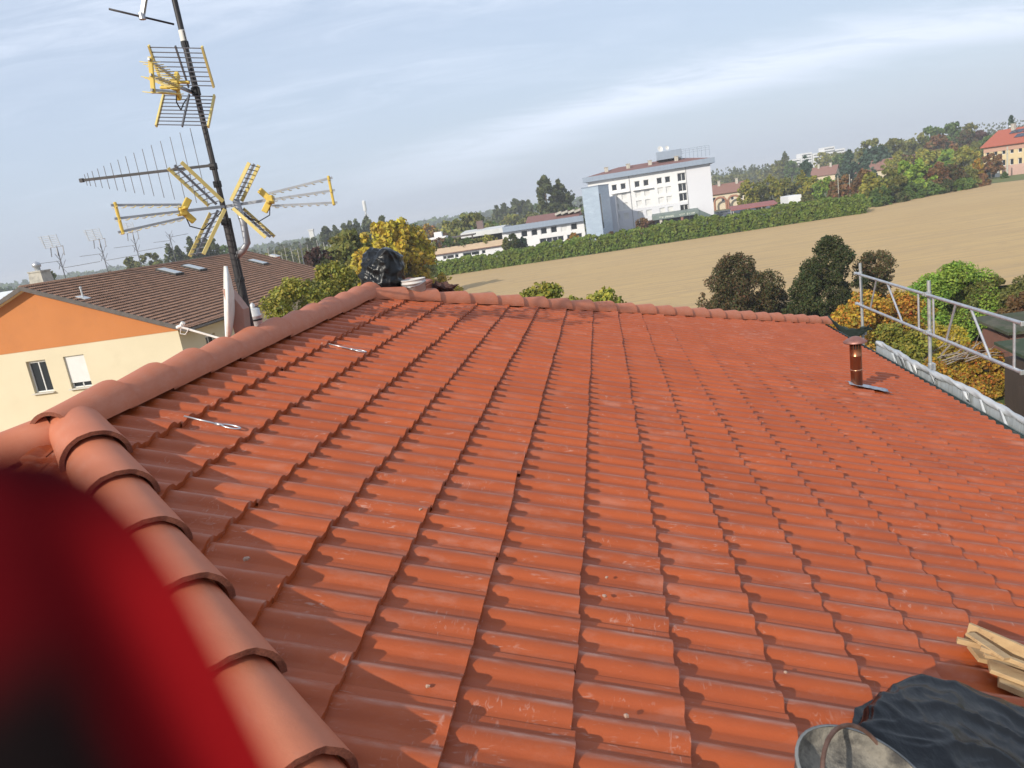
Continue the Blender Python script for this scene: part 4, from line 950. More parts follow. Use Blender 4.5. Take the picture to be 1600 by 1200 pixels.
b.build('wall', m_cream, oh)
b = MB(); b.prism([(HQ - HW_, HR0 - .02, zb), (HQ + HW_ + .02, HR0 - .02, zb), (HQ + HW_ + .02, HR0 - .02, HZE - .05), (HQ, HR0 - .02, HZR - .06), (HQ - HW_, HR0 - .02, HZE - .05)], (0, .3, 0)); b.build('gable', m_orange, oh); b = MB(); b.prism([(HQ - HW_, HR1, HZE - .05), (HQ + HW_, HR1, HZE - .05), (HQ, HR1, HZR - .06)], (0, -.3, 0)); b.build('gable', m_orange, oh)
for i, h_ in enumerate(hg): window(oh, GO, (1, 0, 0), (0, 0, 1), (0, -1, 0), h_, .22, 'shut' if i in (1, 3) else 'open', sill=True)
for i, h_ in enumerate(hs_): window(oh, (HQ + HW_, HR0, 0), (0, 1, 0), (0, 0, 1), (1, 0, 0), h_, .22, 'open', sill=True)
hc_, hs2 = cos(HSL), sin(HSL); OVL = (HW_ + HOV) / hc_
for sg in (1, -1):
    PV = PITCH_V; v, f = tile_field(np.array((HQ, 0, HZR + .10)), np.array((0, 1., 0)), np.array((sg * hc_, 0, -hs2)), np.array((sg * hs2, 0, hc_)), OVL, lambda v: (HR0 - .5, HR1 + .5), .2, .05, 3 if sg > 0 else 2, amp=.05, seed=9 + sg, th=.065)
    me = big_mesh('roof', v - ORG[oh.name], f); me.set_sharp_from_angle(angle=radians(50)); ro = link_mesh('roof', me, m_brtile, oh)
    b = MB(); b.prism([(HQ, HR0 - .55, HZR + .10), (HQ + sg * (HW_ + HOV), HR0 - .55, HZR + .10 - (HW_ + HOV) * tan(HSL)), (HQ + sg * (HW_ + HOV), HR0 - .55, HZR - .12 - (HW_ + HOV) * tan(HSL)), (HQ, HR0 - .55, HZR - .12)], (0, HR1 - HR0 + 1.1, 0)) if False else None
    for rr in (HR0 - .52, HR1 + .46):
        b = MB(); b.prism([(HQ, rr, HZR + .13), (HQ + sg * (HW_ + HOV), rr, HZR + .13 - (HW_ + HOV) * tan(HSL)), (HQ + sg * (HW_ + HOV), rr, HZR - .10 - (HW_ + HOV) * tan(HSL)), (HQ, rr, HZR - .10)], (0, .06, 0)); b.build('verge_board', m_edge, oh)
    b = MB(); b.prism([(HQ, HR0 - .45, HZR + .02), (HQ + sg * (HW_ + HOV - .05), HR0 - .45, HZR + .02 - (HW_ + HOV - .05) * tan(HSL)), (HQ + sg * (HW_ + HOV - .05), HR0 - .45, HZR - .08 - (HW_ + HOV - .05) * tan(HSL)), (HQ, HR0 - .45, HZR - .08)], (0, HR1 - HR0 + .9, 0)); b.build('soffit', m_cream, oh)
    b = MB(); qe = HQ + sg * (HW_ + HOV + .06); ze = HZR + .0 - (HW_ + HOV) * tan(HSL); b.tube((qe, HR0 - .5, ze), (qe, HR1 + .5, ze), .07, n=8); b.build('gutter', m_edge, oh, smooth=True)
b = MB(); b.tube((HQ, HR0 - .5, HZR + .07), (HQ, HR1 + .5, HZR + .07), .11, n=10); b.build('ridge', m_brtile, oh, smooth=True)
def onroof(q, r, lift=0.0): return np.array((q, r, HZR + .10 + lift - (q - HQ) * tan(HSL)))
def find_roof(x, y, lift=0.0):                     # the point of the neighbour's right slope seen at a photo pixel
    n_ = hs2 * DN + np.array((0, 0, hc_)); p0 = P(*onroof(HQ, 40, lift)); d = ray(x, y); return qrz(EYE + d * (((p0 - EYE) @ n_) / (d @ n_)))
RH = np.array([[hc_, 0, hs2], [0, 1, 0], [-hs2, 0, hc_]])
m_lskin = mat("skylight_glass_pale", (.42, .44, .43), .2, 0, spec=.7); m_sk = mat("skylight_frame_dark", (.05, .045, .042), .5, .3)
for (x, y) in ((265, 426), (303, 420), (403, 411)):
    p = find_roof(x, y); sk_ = MB(); sk_.box(p + np.array((hs2, 0, hc_)) * .06, (1.45, 1.0, .16), RH); f = sk_.build('skylight', m_sk, oh)
    g = MB(); g.box(p + np.array((hs2, 0, hc_)) * .15 - np.array((hc_, 0, -hs2)) * .0, (1.25, .82, .03), RH); g.build('pane', m_lskin, f)
m_conc = mat("chimney_render", (.48, .45, .38), .9, c2=(.40, .38, .32), scale=3, dirt=(.25, .24, .21), dscale=3)
cp = qrz(at_r(68, 448, 39.0)); cz = onroof(cp[0], 39.0)[2]
b = MB(); b.add([np.array((cp[0] + sx_ * w_, 39 + sy_ * w_, z_)) for z_, w_ in ((HZR - .5, .50), (HZR + .75, .38)) for sx_, sy_ in ((-1, -1), (1, -1), (1, 1), (-1, 1))], [(0, 1, 5, 4), (1, 2, 6, 5), (2, 3, 7, 6), (3, 0, 4, 7), (4, 5, 6, 7)]); b.box((cp[0], 39, HZR + .79), (.84, .84, .08)); ch = b.build('chimney', m_conc, oh)
b = MB(); b.lathe((cp[0] - .05, 39, HZR + .83), [(.15, 0), (.15, .18), (.22, .22), (.24, .36), (.16, .46), (.05, .52), (0, .53)], 14); b.build('cowl', m_galv, ch, smooth=True)
for (x, y) in ((130, 466), (366, 464)):
    p = find_roof(x, y); b = MB(); b.tube(p, p + np.array((0, 0, .55)), .045, n=10); b.lathe(p + np.array((0, 0, .55)), [(.065, -.02), (.065, .05), (0, .08)], 10); b.box(p + np.array((hs2, 0, hc_)) * .05, (.55, .5, .03), RH); b.build('vent', m_vent, oh)
# aerials on that roof
def aerial(x0, y0, x1, y1, r, lab, kind):
    a = qrz(at_r(x1, y1, r)); t = qrz(at_r(x0, y0, r)); a[0] = t[0] = (a[0] + t[0]) / 2
    o = empty('rooftop_aerial', a, lab, 'antenna', 'aerials on the brown roof', house=True)
    b = MB(); b.tube(a - np.array((0, 0, .6)), t, .03, n=8); b.build('pole', m_rod, o)
    if kind in ('panel', 'both'):
        b = MB(); c = t + np.array((-.15, -.1, .25))
        for k in range(7): b.tube(c + np.array((-.45 - .04 * k, -.1, -.3 + .11 * k)), c + np.array((.45 - .04 * k, .1, -.3 + .11 * k)), .018, n=5)
        for k in (-1, 0, 1): b.bar(c + np.array((.42 * k, .1 * k, -.33)), c + np.array((.42 * k - .1, .1 * k, .40)), .05, .02)
        b.build('panel', m_vent, o)
        b = MB(); c = t + np.array((0, 0, -.05))
        for k in (-1, 0, 1): b.bar(c + np.array((.4 * k, 0, 0)), c + np.array((.42 * k, -.1, -.55)), .05, .03)
        b.bar(c + np.array((-.42, 0, 0)), c + np.array((.42, 0, 0)), .04, .04); b.build('legs', m_rod, o)
    for zf, sg, ln in (((.42, -1, 1.9), (.62, 1, 2.2)) if kind != 'small' else ((.25, -1, 1.6), (.12, 1, 1.3))):
        c = a * zf + t * (1 - zf); b = MB(); e = c + np.array((sg * ln, .35, .05)); b.bar(c, e, .03, .03)
        for k in range(6): p = c + (e - c) * (.3 + .13 * k); b.tube(p - np.array((0, .22, 0)), p + np.array((0, .22, 0)), .008, n=4)
        for a2 in (50, -50, 130): b.bar(c, c + np.array((sg * .45 * cos(radians(a2)), .05, .6 * sin(radians(a2)))), .035, .012)
        b.build('yagi', m_rod, o)
aerial(88, 384, 104, 440, 41, 'grey panel aerial nearest the chimney on the brown roof', 'panel')
aerial(152, 373, 172, 428, 46, 'aerial with a panel and two crossed booms, second from the chimney', 'both')
aerial(206, 362, 220, 412, 50, 'panel aerial right of the middle of the row on the brown roof', 'panel')
aerial(262, 366, 276, 405, 54, 'smallest plain aerial of the row, farthest from the chimney', 'small')

# ---- pale industrial roof far left
b0 = at_y(10, 462, 95)
ind = empty('warehouse', (b0[0] - 6, 97, 0), 'long low shed with a white roof at the left edge', 'warehouse')
b = MB(); zt = b0[2]; b.box((b0[0] - 6, 99, (zt - 1.5) / 2), (26, 12, zt - 1.5)); b.build('wall', mat("shed_wall", (.45, .42, .36), .9, c2=(.36, .33, .28), scale=.4), ind)
b = MB(); b.prism([(b0[0] - 20, 92, zt - 1.5), (b0[0] - 20, 99, zt + .5), (b0[0] - 20, 106, zt - 1.5)], (28, 0, 0)); b.build('roof', mat("white_sheet_roof", (.70, .71, .70), .5, c2=(.62, .63, .63), scale=.5, stretch=(4, .2, 1)), ind)
for k in range(4): b = MB(); b.box((b0[0] - 14 + k * 5.5, 92.9, zt - 2.8), (2.6, .2, 1.4)); b.build('window', m_glass, ind)

# ---- hotel
m_white = mat("hotel_white_render", (.74, .73, .71), .85, c2=(.70, .69, .675), scale=.25, dirt=(.63, .62, .61), dscale=.18, dlo=.55, dhi=.85)
m_lav = mat("hotel_grey_render", (.63, .63, .65), .85, c2=(.60, .60, .62), scale=.25)
m_blue = mat("blue_grey_fascia", (.27, .32, .39), .5, .2, c2=(.23, .28, .345), scale=1.2, stretch=(3, 3, .2))
m_bluet = mat("light_blue_cladding", (.40, .48, .56), .45, .15, c2=(.35, .42, .50), scale=.7, stretch=(1, 1, 3), dirt=(.47, .55, .62), dscale=.5)
m_rtile = tile_mat("hotel_red_roof", (.21, .10, .085), (.18, .09, .08), (.35, .2, .15), .3, rough=.85, isl=.2, scuff=False)
m_grn = mat("canopy_green_grey", (.17, .21, .19), .6, c2=(.13, .17, .15), scale=.5)
hl = at_y(912, 287, 188); hr = at_y(1116, 252, 181)
hx_ = np.array((hr[0] - hl[0], hr[1] - hl[1], 0)); HLEN = np.linalg.norm(hx_); hx_ /= HLEN; hn = np.array((hx_[1], -hx_[0], 0)); HT = 13.4; HD = 15.0
ho = empty('hotel', (hl + hr)[:] / 2 * np.array((1, 1, 0)) - hn * HD / 2, 'five storey white hotel with a blue fascia under a red roof behind the hedge', 'hotel')
L0 = np.array((hl[0], hl[1], 0)) + hx_ * 1.0; WL = HLEN - 2.0
def hpx(x, y):                                     # pixel to (x, z) on the hotel front
    d = ray(x, y); t = ((L0 - EYE) @ hn) / (d @ hn); p = EYE + d * t; return (p - L0) @ hx_, p[2]
fr = (4.1 - 0)
wins = []
WW, WH = 1.25, 1.45
cols_px = [(942, 0), (955, 0), (968, 1), (981, 1), (1001, 1), (1015, 1), (1035, 1), (1050, 1)]
xs_ = [hpx(x, 320)[0] for x in (926, 940, 963, 977, 999, 1013, 1034, 1047)]
rowz = [10.9, 8.55, 6.25, 3.75]
xstair = hpx(1067, 300)[0]; xsplit = hpx(1074, 300)[0]
holes_u, holes_l = [], []
for i, x in enumerate(xs_):
    for j, z in enumerate(rowz):
        if i < 2 and j > 0: continue
        (holes_u if j < 3 else holes_l).append((x - WW / 2, z - WH / 2, x + WW / 2, z + WH / 2, i, j))
for z in (11.0, 8.6, 6.3): holes_u.append((xstair - .95, z - .95, xstair + .95, z + .95, 99, 0))
holes_l.append((xstair - .95, 3.75 - .9, xstair + .95, 3.75 + .75, 99, 3))
ez_ = np.array((0, 0, 1.0)); zsp = 5.15
b = MB(); wall_holes(b, L0 + ez_ * zsp, hx_, ez_, hn, xsplit, HT - zsp, [(q[0], q[1] - zsp, q[2], q[3] - zsp) for q in holes_u], .45)
b.quad(L0, L0 - hn * HD, L0 - hn * HD + ez_ * HT, L0 + ez_ * HT); R0 = L0 + hx_ * WL; b.quad(L0 - hn * HD, R0 - hn * HD, R0 - hn * HD + ez_ * HT, L0 - hn * HD + ez_ * HT)
b.build('wall', m_white, ho)
b = MB(); wall_holes(b, L0, hx_, ez_, hn, xsplit, zsp, [(q[0], q[1], q[2], q[3]) for q in holes_l] + [(12.0, .1, 17.5, 1.9)], .45)
b.quad(L0 + hx_ * xsplit, R0, R0 + ez_ * HT, L0 + hx_ * xsplit + ez_ * HT); b.quad(R0, R0 - hn * HD, R0 - hn * HD + ez_ * HT, R0 + ez_ * HT); b.build('wall', m_lav, ho)
b = MB(); b.box(L0 + hx_ * 14.75 + ez_ * 1.0 - hn * .35, (5.6, .1, 1.9), np.stack([hx_, hn, ez_], 1)); b.build('basement_opening', m_glass, ho)
m_stair = mat("stair_glazing_brown", (.10, .085, .07), .25, 0, c2=(.06, .05, .045), scale=2)
for q in holes_u + holes_l:
    i, j = q[4], q[5]
    if i == 99:
        f = window(ho, L0, hx_, ez_, hn, q[:4], .45, 'open', simple=True)
    else: window(ho, L0, hx_, ez_, hn, q[:4], .45, 'open' if j == 0 else 'shut', simple=True)
RHo = np.stack([hx_, hn, ez_], 1)
for x in (hpx(987, 320)[0], xsplit): b = MB(); b.box(L0 + hx_ * x + hn * .06 + ez_ * 6.6, (.14, .12, 13.0), RHo); b.build('downpipe', mat("downpipe_grey", (.3, .3, .31), .5, .3), ho)
for xa, xb in ((1.0 + xs_[2] - 2, xs_[3] + 1.4), (xs_[4] - 1.2, xs_[5] + 1.6)): b = MB(); b.box(L0 + hx_ * (xa + xb) / 2 + ez_ * 9.55 + hn * .35, (xb - xa, .7, .16), RHo); b.build('ledge', m_white, ho)
# fascia band round the top and shallow hipped roof
OV = 1.1; fz0, fz1 = HT - .25, HT + .95
b = MB(); c4 = [L0 - hx_ * OV + hn * OV, R0 + hx_ * OV + hn * OV, R0 + hx_ * OV - hn * (HD + OV), L0 - hx_ * OV - hn * (HD + OV)]
for k in range(4):
    a_, d_ = c4[k], c4[(k + 1) % 4]; b.quad(a_ + ez_ * fz0, d_ + ez_ * fz0, d_ + ez_ * fz1, a_ + ez_ * fz1)
b.add([p + ez_ * fz0 for p in c4], [(0, 1, 2, 3)]); b.build('fascia', m_blue, ho)
b = MB(); rl = L0 + hx_ * 7.5 - hn * HD / 2 + ez_ * (HT + 2.35); rr_ = R0 - hx_ * 7.5 - hn * HD / 2 + ez_ * (HT + 2.35); e4 = [p + ez_ * (fz1 - .12) for p in c4]
b.add(e4 + [rl, rr_], [(0, 1, 5, 4), (1, 2, 5), (2, 3, 4, 5), (3, 0, 4)]); roof = b.build('roof', m_rtile, ho)
for x in (950, 985, 1020, 1062): s_x = hpx(x, 300)[0]; b = MB(); b.box(L0 + hx_ * s_x - hn * 3.4 + ez_ * (HT + 2.0), (.9, .9, 1.2), RHo); b.box(L0 + hx_ * s_x - hn * 3.4 + ez_ * (HT + 2.66), (1.15, 1.15, .12), RHo); b.build('chimney', m_conc, roof)
xa = hpx(1027, 260)[0]
b = MB(); b.box(L0 + hx_ * (xa + 3.0) - hn * 6 + ez_ * (HT + 3.3), (6.0, 6, 1.9), RHo); b.build('roof_plant_room', m_blue, ho)
b = MB()
for z in (3.1, 3.6, 4.0): b.bar(L0 + hx_ * (xa + 6) - hn * 3.5 + ez_ * (HT + z), L0 + hx_ * (xa + 12.6) - hn * 3.5 + ez_ * (HT + z), .08, .08)
for k in range(8): b.bar(L0 + hx_ * (xa + 6 + .94 * k) - hn * 3.5 + ez_ * (HT + 1.6), L0 + hx_ * (xa + 6 + .94 * k) - hn * 3.5 + ez_ * (HT + 4.0), .07, .07, (1, 0, 0))
b.build('roof_railing', m_blue, ho)
for x, r_ in ((1033, .7), (1044, .5)):
    q = hpx(x, 243); b = MB(); c = L0 + hx_ * q[0] - hn * 5 + ez_ * (HT + 5.0); b.lathe(c, [(0, -.25), (r_ * .6, -.16), (r_, 0), (r_ * .96, .02), (0, -.2)], 16, ax=(.2, -1, .3)); b.tube(c - ez_ * .9, c, .06, n=6); b.build('roof_dish', m_dish, ho)
# entrance canopy with its lettered board
ca, cb = hpx(1019, 340)[0], hpx(1090, 327)[0]
b = MB(); o_ = L0 + hn * 5.0
b.prism([L0 + hx_ * ca + ez_ * 3.3 + hn * .02, o_ + hx_ * ca + ez_ * 3.0, o_ + hx_ * ca + ez_ * 1.95, L0 + hx_ * ca + ez_ * 2.0 + hn * .02], hx_ * (cb - ca)); cano = b.build('canopy', m_grn, ho)
b = MB(); b.prism([o_ + hx_ * (cb + .02) + ez_ * 3.0, o_ + hx_ * (cb + .02) - hn * .2 + ez_ * 3.0, o_ + hx_ * (cb + 4.8) - hn * 2.5 + ez_ * .1, o_ + hx_ * (cb + .02) + ez_ * .1], -hn * 2.0); b.build('side_wing', m_grn, ho)
rgl = random.Random(12); b = MB()
x = ca + (cb - ca) * .17
while x < cb - 1.0:                                 # a line of pale letters, too small in the photograph to be read
    if not (.40 < (x - ca) / (cb - ca) - .12 < .44): 
        hgt = rgl.choice((.34, .34, .5)); z = 2.42
        b.box(o_ + hx_ * x + hn * .03 + ez_ * z, (.09, .05, hgt), RHo)
        if rgl.random() < .7: b.box(o_ + hx_ * (x + .14) + hn * .03 + ez_ * (z + rgl.choice((-.12, 0, .12))), (.20, .05, .08), RHo)
        if rgl.random() < .5: b.box(o_ + hx_ * (x + .27) + hn * .03 + ez_ * z, (.09, .05, .3), RHo)
    x += rgl.choice((.42, .48, .48, .8))
b.build('lettering', mat("sign_letters_pale", (.72, .74, .62), .5), cano)
m_col = mat("canopy_column", (.5, .45, .4), .8)
for x, mm in ((ca + 2.0, m_col), ((ca + cb) / 2 + 1.5, mat("brick_column", (.26, .13, .10), .9)), (cb - .4, m_white)): b = MB(); b.box(o_ + hx_ * x - hn * .6 + ez_ * .98, (.6, .6, 1.95), RHo); b.build('column', mm, cano)
b = MB(); b.box(L0 + hx_ * (ca + cb) / 2 + ez_ * .95 + hn * .06, (cb - ca - .6, .08, 1.9), RHo); b.build('entrance_glazing', m_glass, cano)

# ---- blue clad stair tower beside it
ta, tb_, tc_ = at_y(909, 300, 172), at_y(935, 298, 168), at_y(951, 293, 174)
tw = empty('stair_tower', (*((ta + tc_) / 2)[:2], 0), 'light blue clad stair tower joining the hotel and its low wing', 'tower')
zt = 11.6; fl_ = lambda p, z: np.array((p[0], p[1], z)); td = fl_(ta + tc_ - tb_, 0)
b = MB(); b.prism([fl_(ta, 0), fl_(tb_, 0), fl_(tc_, 0), td], (0, 0, zt)); b.build('shaft', m_bluet, tw)
b = MB(); mid = fl_(tb_ * .92 + tc_ * .08, 0); dd_ = fl_(tc_ - tb_, 0); dd_ /= np.linalg.norm(dd_); nn_ = np.array((dd_[1], -dd_[0], 0)); b.box(mid + nn_ * .03 + ez_ * 6.2, (.55, .1, 7.5), np.stack([dd_, nn_, ez_], 1)); b.build('slot_window', m_glass, tw)
b = MB(); b.prism([fl_(p, zt) + (fl_(p, 0) - fl_((ta + tc_) / 2, 0)) * .02 for p in (ta, tb_, tc_)] + [td + ez_ * zt + (td - fl_((ta + tc_) / 2, 0)) * .02], (0, 0, .25)); b.build('coping', m_blue, tw)
# the grey link between tower and hotel
lk = empty('link_block', (*at_y(955, 330, 184)[:2], 0), 'pale grey link block between the blue tower and the hotel front', 'building')
la, lb = at_y(944, 330, 180), at_y(963, 330, 178); b = MB(); b.prism([fl_(la, 0), fl_(lb, 0), fl_(lb, 0) + np.array((3, 14, 0)), fl_(la, 0) + np.array((3, 14, 0))], (0, 0, 9.0)); b.build('wall', m_lav, lk)
dl = fl_(lb - la, 0); dl /= np.linalg.norm(dl); nl_ = np.array((dl[1], -dl[0], 0))
for x, y, w_, h_ in ((946, 330, .7, 1.5), (948, 352, .8, 2.4)):
    p = at_y(x, y, 179.4); b = MB(); b.box(p + nl_ * .1, (w_, .2, h_), np.stack([dl, nl_, ez_], 1)); b.build('window', m_glass, lk)

# ---- low two storey wing with a blue fascia
wa, wb = at_y(722, 372, 186), at_y(912, 345, 180)
wg = empty('low_wing', (*((wa + wb) / 2)[:2], 0), 'low white wing with a long blue grey fascia left of the blue tower', 'building')
wx = fl_(wb - wa, 0); WLn = np.linalg.norm(wx); wx /= WLn; wn = np.array((wx[1], -wx[0], 0)); W0 = fl_(wa, 0)
zf = 4.9; Rw = np.stack([wx, wn, ez_], 1)
def wpx(x, y): d = ray(x, y); t = ((W0 - EYE) @ wn) / (d @ wn); p = EYE + d * t; return (p - W0) @ wx, p[2]
xw0 = wpx(785, 370)[0]
hl_ = [(wpx(x, 370)[0] - .75, 2.55, wpx(x, 370)[0] + .75, 4.1) for x in (820, 836, 851, 867, 883, 899)]
hl2 = [(wpx(x, 385)[0] - w_, .35, wpx(x, 385)[0] + w_, 1.6) for x, w_ in ((855, 1.6), (873, 1.5), (900, 1.8))]
b = MB(); wall_holes(b, W0 + wx * xw0, wx, ez_, wn, WLn - xw0, zf, [(q[0] - xw0, q[1], q[2] - xw0, q[3]) for q in hl_ + hl2], .3); b.quad(W0 + wx * xw0, W0 + wx * xw0 - wn * 12, W0 + wx * xw0 - wn * 12 + ez_ * zf, W0 + wx * xw0 + ez_ * zf); b.build('wall', m_white, wg)
for i, q in enumerate(hl_ + hl2): window(wg, W0, wx, ez_, wn, q, .3, 'shut' if i == 4 else 'open', simple=True)
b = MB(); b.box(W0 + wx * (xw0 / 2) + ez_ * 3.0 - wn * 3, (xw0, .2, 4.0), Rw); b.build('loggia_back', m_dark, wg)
b = MB(); b.prism([W0 + wn * 1.0 + ez_ * (zf - .5), W0 + wn * 1.0 + ez_ * (zf + .65), W0 - wn * 5 + ez_ * (zf + 1.1), W0 - wn * 12 + ez_ * (zf + .7), W0 - wn * 12 + ez_ * (zf - .5)], wx * (xw0 + .5)); b.build('roof', mat("pale_roof_sheet", (.60, .60, .58), .7, c2=(.52, .52, .5), scale=.6), wg)
b = MB(); b.prism([W0 + wx * (xw0 + .5) + wn * 1.1 + ez_ * (zf - .55), W0 + wx * (xw0 + .5) + wn * 1.1 + ez_ * (zf + .75), W0 + wx * (xw0 + .5) - wn * .2 + ez_ * (zf + .75), W0 + wx * (xw0 + .5) - wn * .2 + ez_ * (zf - .55)], wx * (WLn - xw0 - .5)); b.build('fascia', m_blue, wg)
b = MB(); b.prism([W0 + wx * (xw0 + 6) - wn * .3 + ez_ * (zf + .7), W0 + wx * (xw0 + 6) - wn * 6 + ez_ * (zf + 2.2), W0 + wx * (xw0 + 6) - wn * 12 + ez_ * (zf + .7)], wx * (WLn - xw0 - 7)); b.build('roof', m_rtile, wg)
for x in (872, 882, 893, 903): q = wpx(x, 345)[0]; b = MB(); b.box(W0 + wx * q - wn * 3 + ez_ * (zf + 2.0), (1.6, 2.4, .5), Rw @ np.array([[cos(.3), 0, -sin(.3)], [0, 1, 0], [sin(.3), 0, cos(.3)]])); b.build('skylight', m_conc, wg)
b = MB(); q = wpx(746, 358)[0]; b.box(W0 + wx * q - wn * 4 + ez_ * (zf + 1.9), (1.6, 1.2, 2.2), Rw); b.build('chimney', mat("brown_stack", (.15, .10, .09), .8), wg)

# ---- lower white building with a planted terrace, nearer the hedge
ra_, rb_ = at_y(652, 412, 152), at_y(792, 388, 150)
rs_ = empty('terrace_building', (*((ra_ + rb_) / 2)[:2], 0), 'low white building with a planted roof terrace behind the left end of the hedge', 'building')
rx = fl_(rb_ - ra_, 0); RLn = np.linalg.norm(rx); rx /= RLn; rn = np.array((rx[1], -rx[0], 0)); R00 = fl_(ra_, 0); Rr = np.stack([rx, rn, ez_], 1)
def rpx(x, y): d = ray(x, y); t = ((R00 - EYE) @ rn) / (d @ rn); p = EYE + d * t; return (p - R00) @ rx, p[2]
zp = 2.75
hr_ = []
for x, w_ in ((670.5, .45), (676, .45), (695, .4), (704, .75), (714, .4), (737, 1.7), (757, .4)):
    q = rpx(x, 400)[0]; hr_.append((q - w_, 1.7, q + w_, 2.45))
b = MB(); wall_holes(b, R00, rx, ez_, rn, RLn, zp, hr_, .25); b.quad(R00 + rx * RLn, R00 + rx * RLn - rn * 10, R00 + rx * RLn - rn * 10 + ez_ * zp, R00 + rx * RLn + ez_ * zp); b.build('wall', m_white, rs_)
for q in hr_: window(rs_, R00, rx, ez_, rn, q, .25, 'open', simple=True)
b = MB(); b.box(R00 + rx * RLn / 2 + ez_ * (zp + .08) + rn * .1, (RLn + .4, .7, .16), Rr); b.build('cornice', mat("brown_cornice", (.16, .09, .07), .8), rs_)
b = MB(); b.box(R00 + rx * RLn / 2 + ez_ * (zp + .72) - rn * .25, (RLn, .25, 1.1), Rr); b.build('parapet', mat("ochre_parapet", (.58, .44, .30), .9, c2=(.52, .40, .28), scale=.5), rs_)
b = MB(); b.box(R00 + rx * RLn / 2 - rn * 5 + ez_ * (zp + .1), (RLn, 9.4, .2), Rr); b.build('terrace_floor', m_conc, rs_)
b = MB(); q = rpx(700, 370)[0]; b.box(R00 + rx * q - rn * 7 + ez_ * (zp + 2.9), (9, 5, .25), Rr); 
for k in (-4.2, 0, 4.2): b.box(R00 + rx * (q + k) - rn * 5 + ez_ * (zp + 1.5), (.25, .25, 2.7), Rr)
b.build('pergola', m_edge, rs_)
b = MB(); q = rpx(674, 375)[0]; b.box(R00 + rx * q - rn * 9 + ez_ * (zp + 1.8), (3.5, 3, 3.2), Rr); b.box(R00 + rx * q - rn * 9 + ez_ * (zp + 3.9), (1.6, 1.4, 1.0), Rr); b.build('stair_house', m_white, rs_)
for i, (x, hgt, kd, lab) in enumerate(((672, 2.0, 'purple', 'reddish climber at the left end of the planted terrace'), (686, 2.3, 'rust', 'rust coloured shrub on the planted terrace'), (700, 2.2, 'green', 'tall green shrub on the planted terrace by the pergola'), (716, 1.5, 'dark', 'dark low shrub left of the middle of the terrace'), (730, 1.7, 'green', 'green shrub in the middle of the planted terrace'), (744, 1.4, 'olive', 'olive shrub right of the middle of the terrace'), (762, 1.7, 'ygreen', 'round yellow green shrub at the right end of the terrace'))):
    q = rpx(x, 385)[0]; p = R00 + rx * q - rn * 1.3 + ez_ * (zp + .2); hgt *= 1.45
    tree(p, lab, 'shrub', 'shrub', None, kind=kd, hw=1.5, h=hgt, hb=.5, shape='round', nl=700, size=.26, seed=60 + i)

# ---- carport, cars, container, farmhouses on the right
cpA, cpB = at_y(1142, 333, 160), at_y(1214, 316, 158)
cpt = empty('carport', (*((cpA + cpB) / 2)[:2], 0), 'open carport with a flat red brown roof behind the hedge', 'carport')
cx_ = fl_(cpB - cpA, 0); CL = np.linalg.norm(cx_); cx_ /= CL; cn = np.array((cx_[1], -cx_[0], 0)); C0 = fl_(cpA, 0); Rc = np.stack([cx_, cn, ez_], 1)
b = MB(); b.prism([C0 + ez_ * 2.35 + cn * 1.5, C0 + ez_ * 2.55 + cn * 1.5, C0 + ez_ * 3.15 - cn * 4, C0 + ez_ * 2.95 - cn * 4], cx_ * CL); b.build('roof', mat("carport_red_roof", (.30, .10, .085), .7, c2=(.25, .085, .075), scale=.5), cpt)
for k in range(4):
    for s_q in (1.2, -3.7): b = MB(); b.box(C0 + cx_ * (.4 + (CL - .8) * k / 3) + cn * s_q + ez_ * 1.25, (.16, .16, 2.5), Rc); b.build('post', m_conc, cpt)
def car(p, ang, color, label):
    o = empty('parked_car', p, label, 'car', 'cars by the hotel', rz=ang); og = ORG[o.name]; T = lambda x, y, z: og + np.array((x, y, z))
    mc = mat("car_paint_" + color[0], color[1], .3, .3, spec=.6)
    prof = [(-2.1, .35), (-2.15, .75), (-1.9, .92), (-1.35, 1.0), (-.75, 1.42), (.75, 1.45), (1.5, 1.05), (2.1, .95), (2.15, .45), (2.05, .3)]
    b = MB(); n_ = len(prof)
    sec = [[T(x, y * (.92 if z > 1.05 else 1), z) for x, z in prof] for y in (-.86, .86)]
    b.add(sec[0] + sec[1], [tuple(range(n_)), tuple(range(2 * n_ - 1, n_ - 1, -1))] + [(i, (i + 1) % n_, (i + 1) % n_ + n_, i + n_) for i in range(n_)]); b.build('body', mc, o, bevel=.05)
    b = MB()
    for y in (-.875, .875): b.prism([T(-1.15, y, 1.04), T(-.68, y * .94, 1.36), T(.70, y * .94, 1.38), T(1.3, y, 1.06)], (0, .012 * np.sign(y), 0))
    b.build('side_glass', m_glass, o)
    b = MB(); b.quad(T(-1.36, -.7, 1.02), T(-1.36, .7, 1.02), T(-.80, .66, 1.42), T(-.80, -.66, 1.42)); b.build('windscreen', m_glass, o)
    for x in (-1.35, 1.35):
        for y in (-.80, .80): b = MB(); b.lathe(T(x, y, .32), [(.10, -.11), (.32, -.11), (.32, .11), (.10, .11)], 16, ax=(0, 1, 0), caps=(True, True)); b.build('wheel', m_dark, o)
for x, y, Y, a, c, lab in ((1140, 331, 172, .5, ('dark_blue', (.04, .06, .10)), 'dark blue car at the open left end of the carport'), (1165, 330, 162, 1.4, ('black', (.02, .02, .022)), 'black car parked under the carport, left of its middle post'), (1203, 323, 161, 1.35, ('silver', (.42, .43, .45)), 'silver car parked under the right end of the carport'), (1128, 331, 186, .2, ('grey', (.15, .16, .17)), 'grey car on the open asphalt beside the hotel wall')):
    p = at_y(x, y, Y); car((p[0], p[1], .02), a, c, lab)
p = at_y(1236, 318, 176); bx = empty('box_trailer', (p[0], p[1], 0), 'white box trailer standing between the carport and the trees', 'trailer')
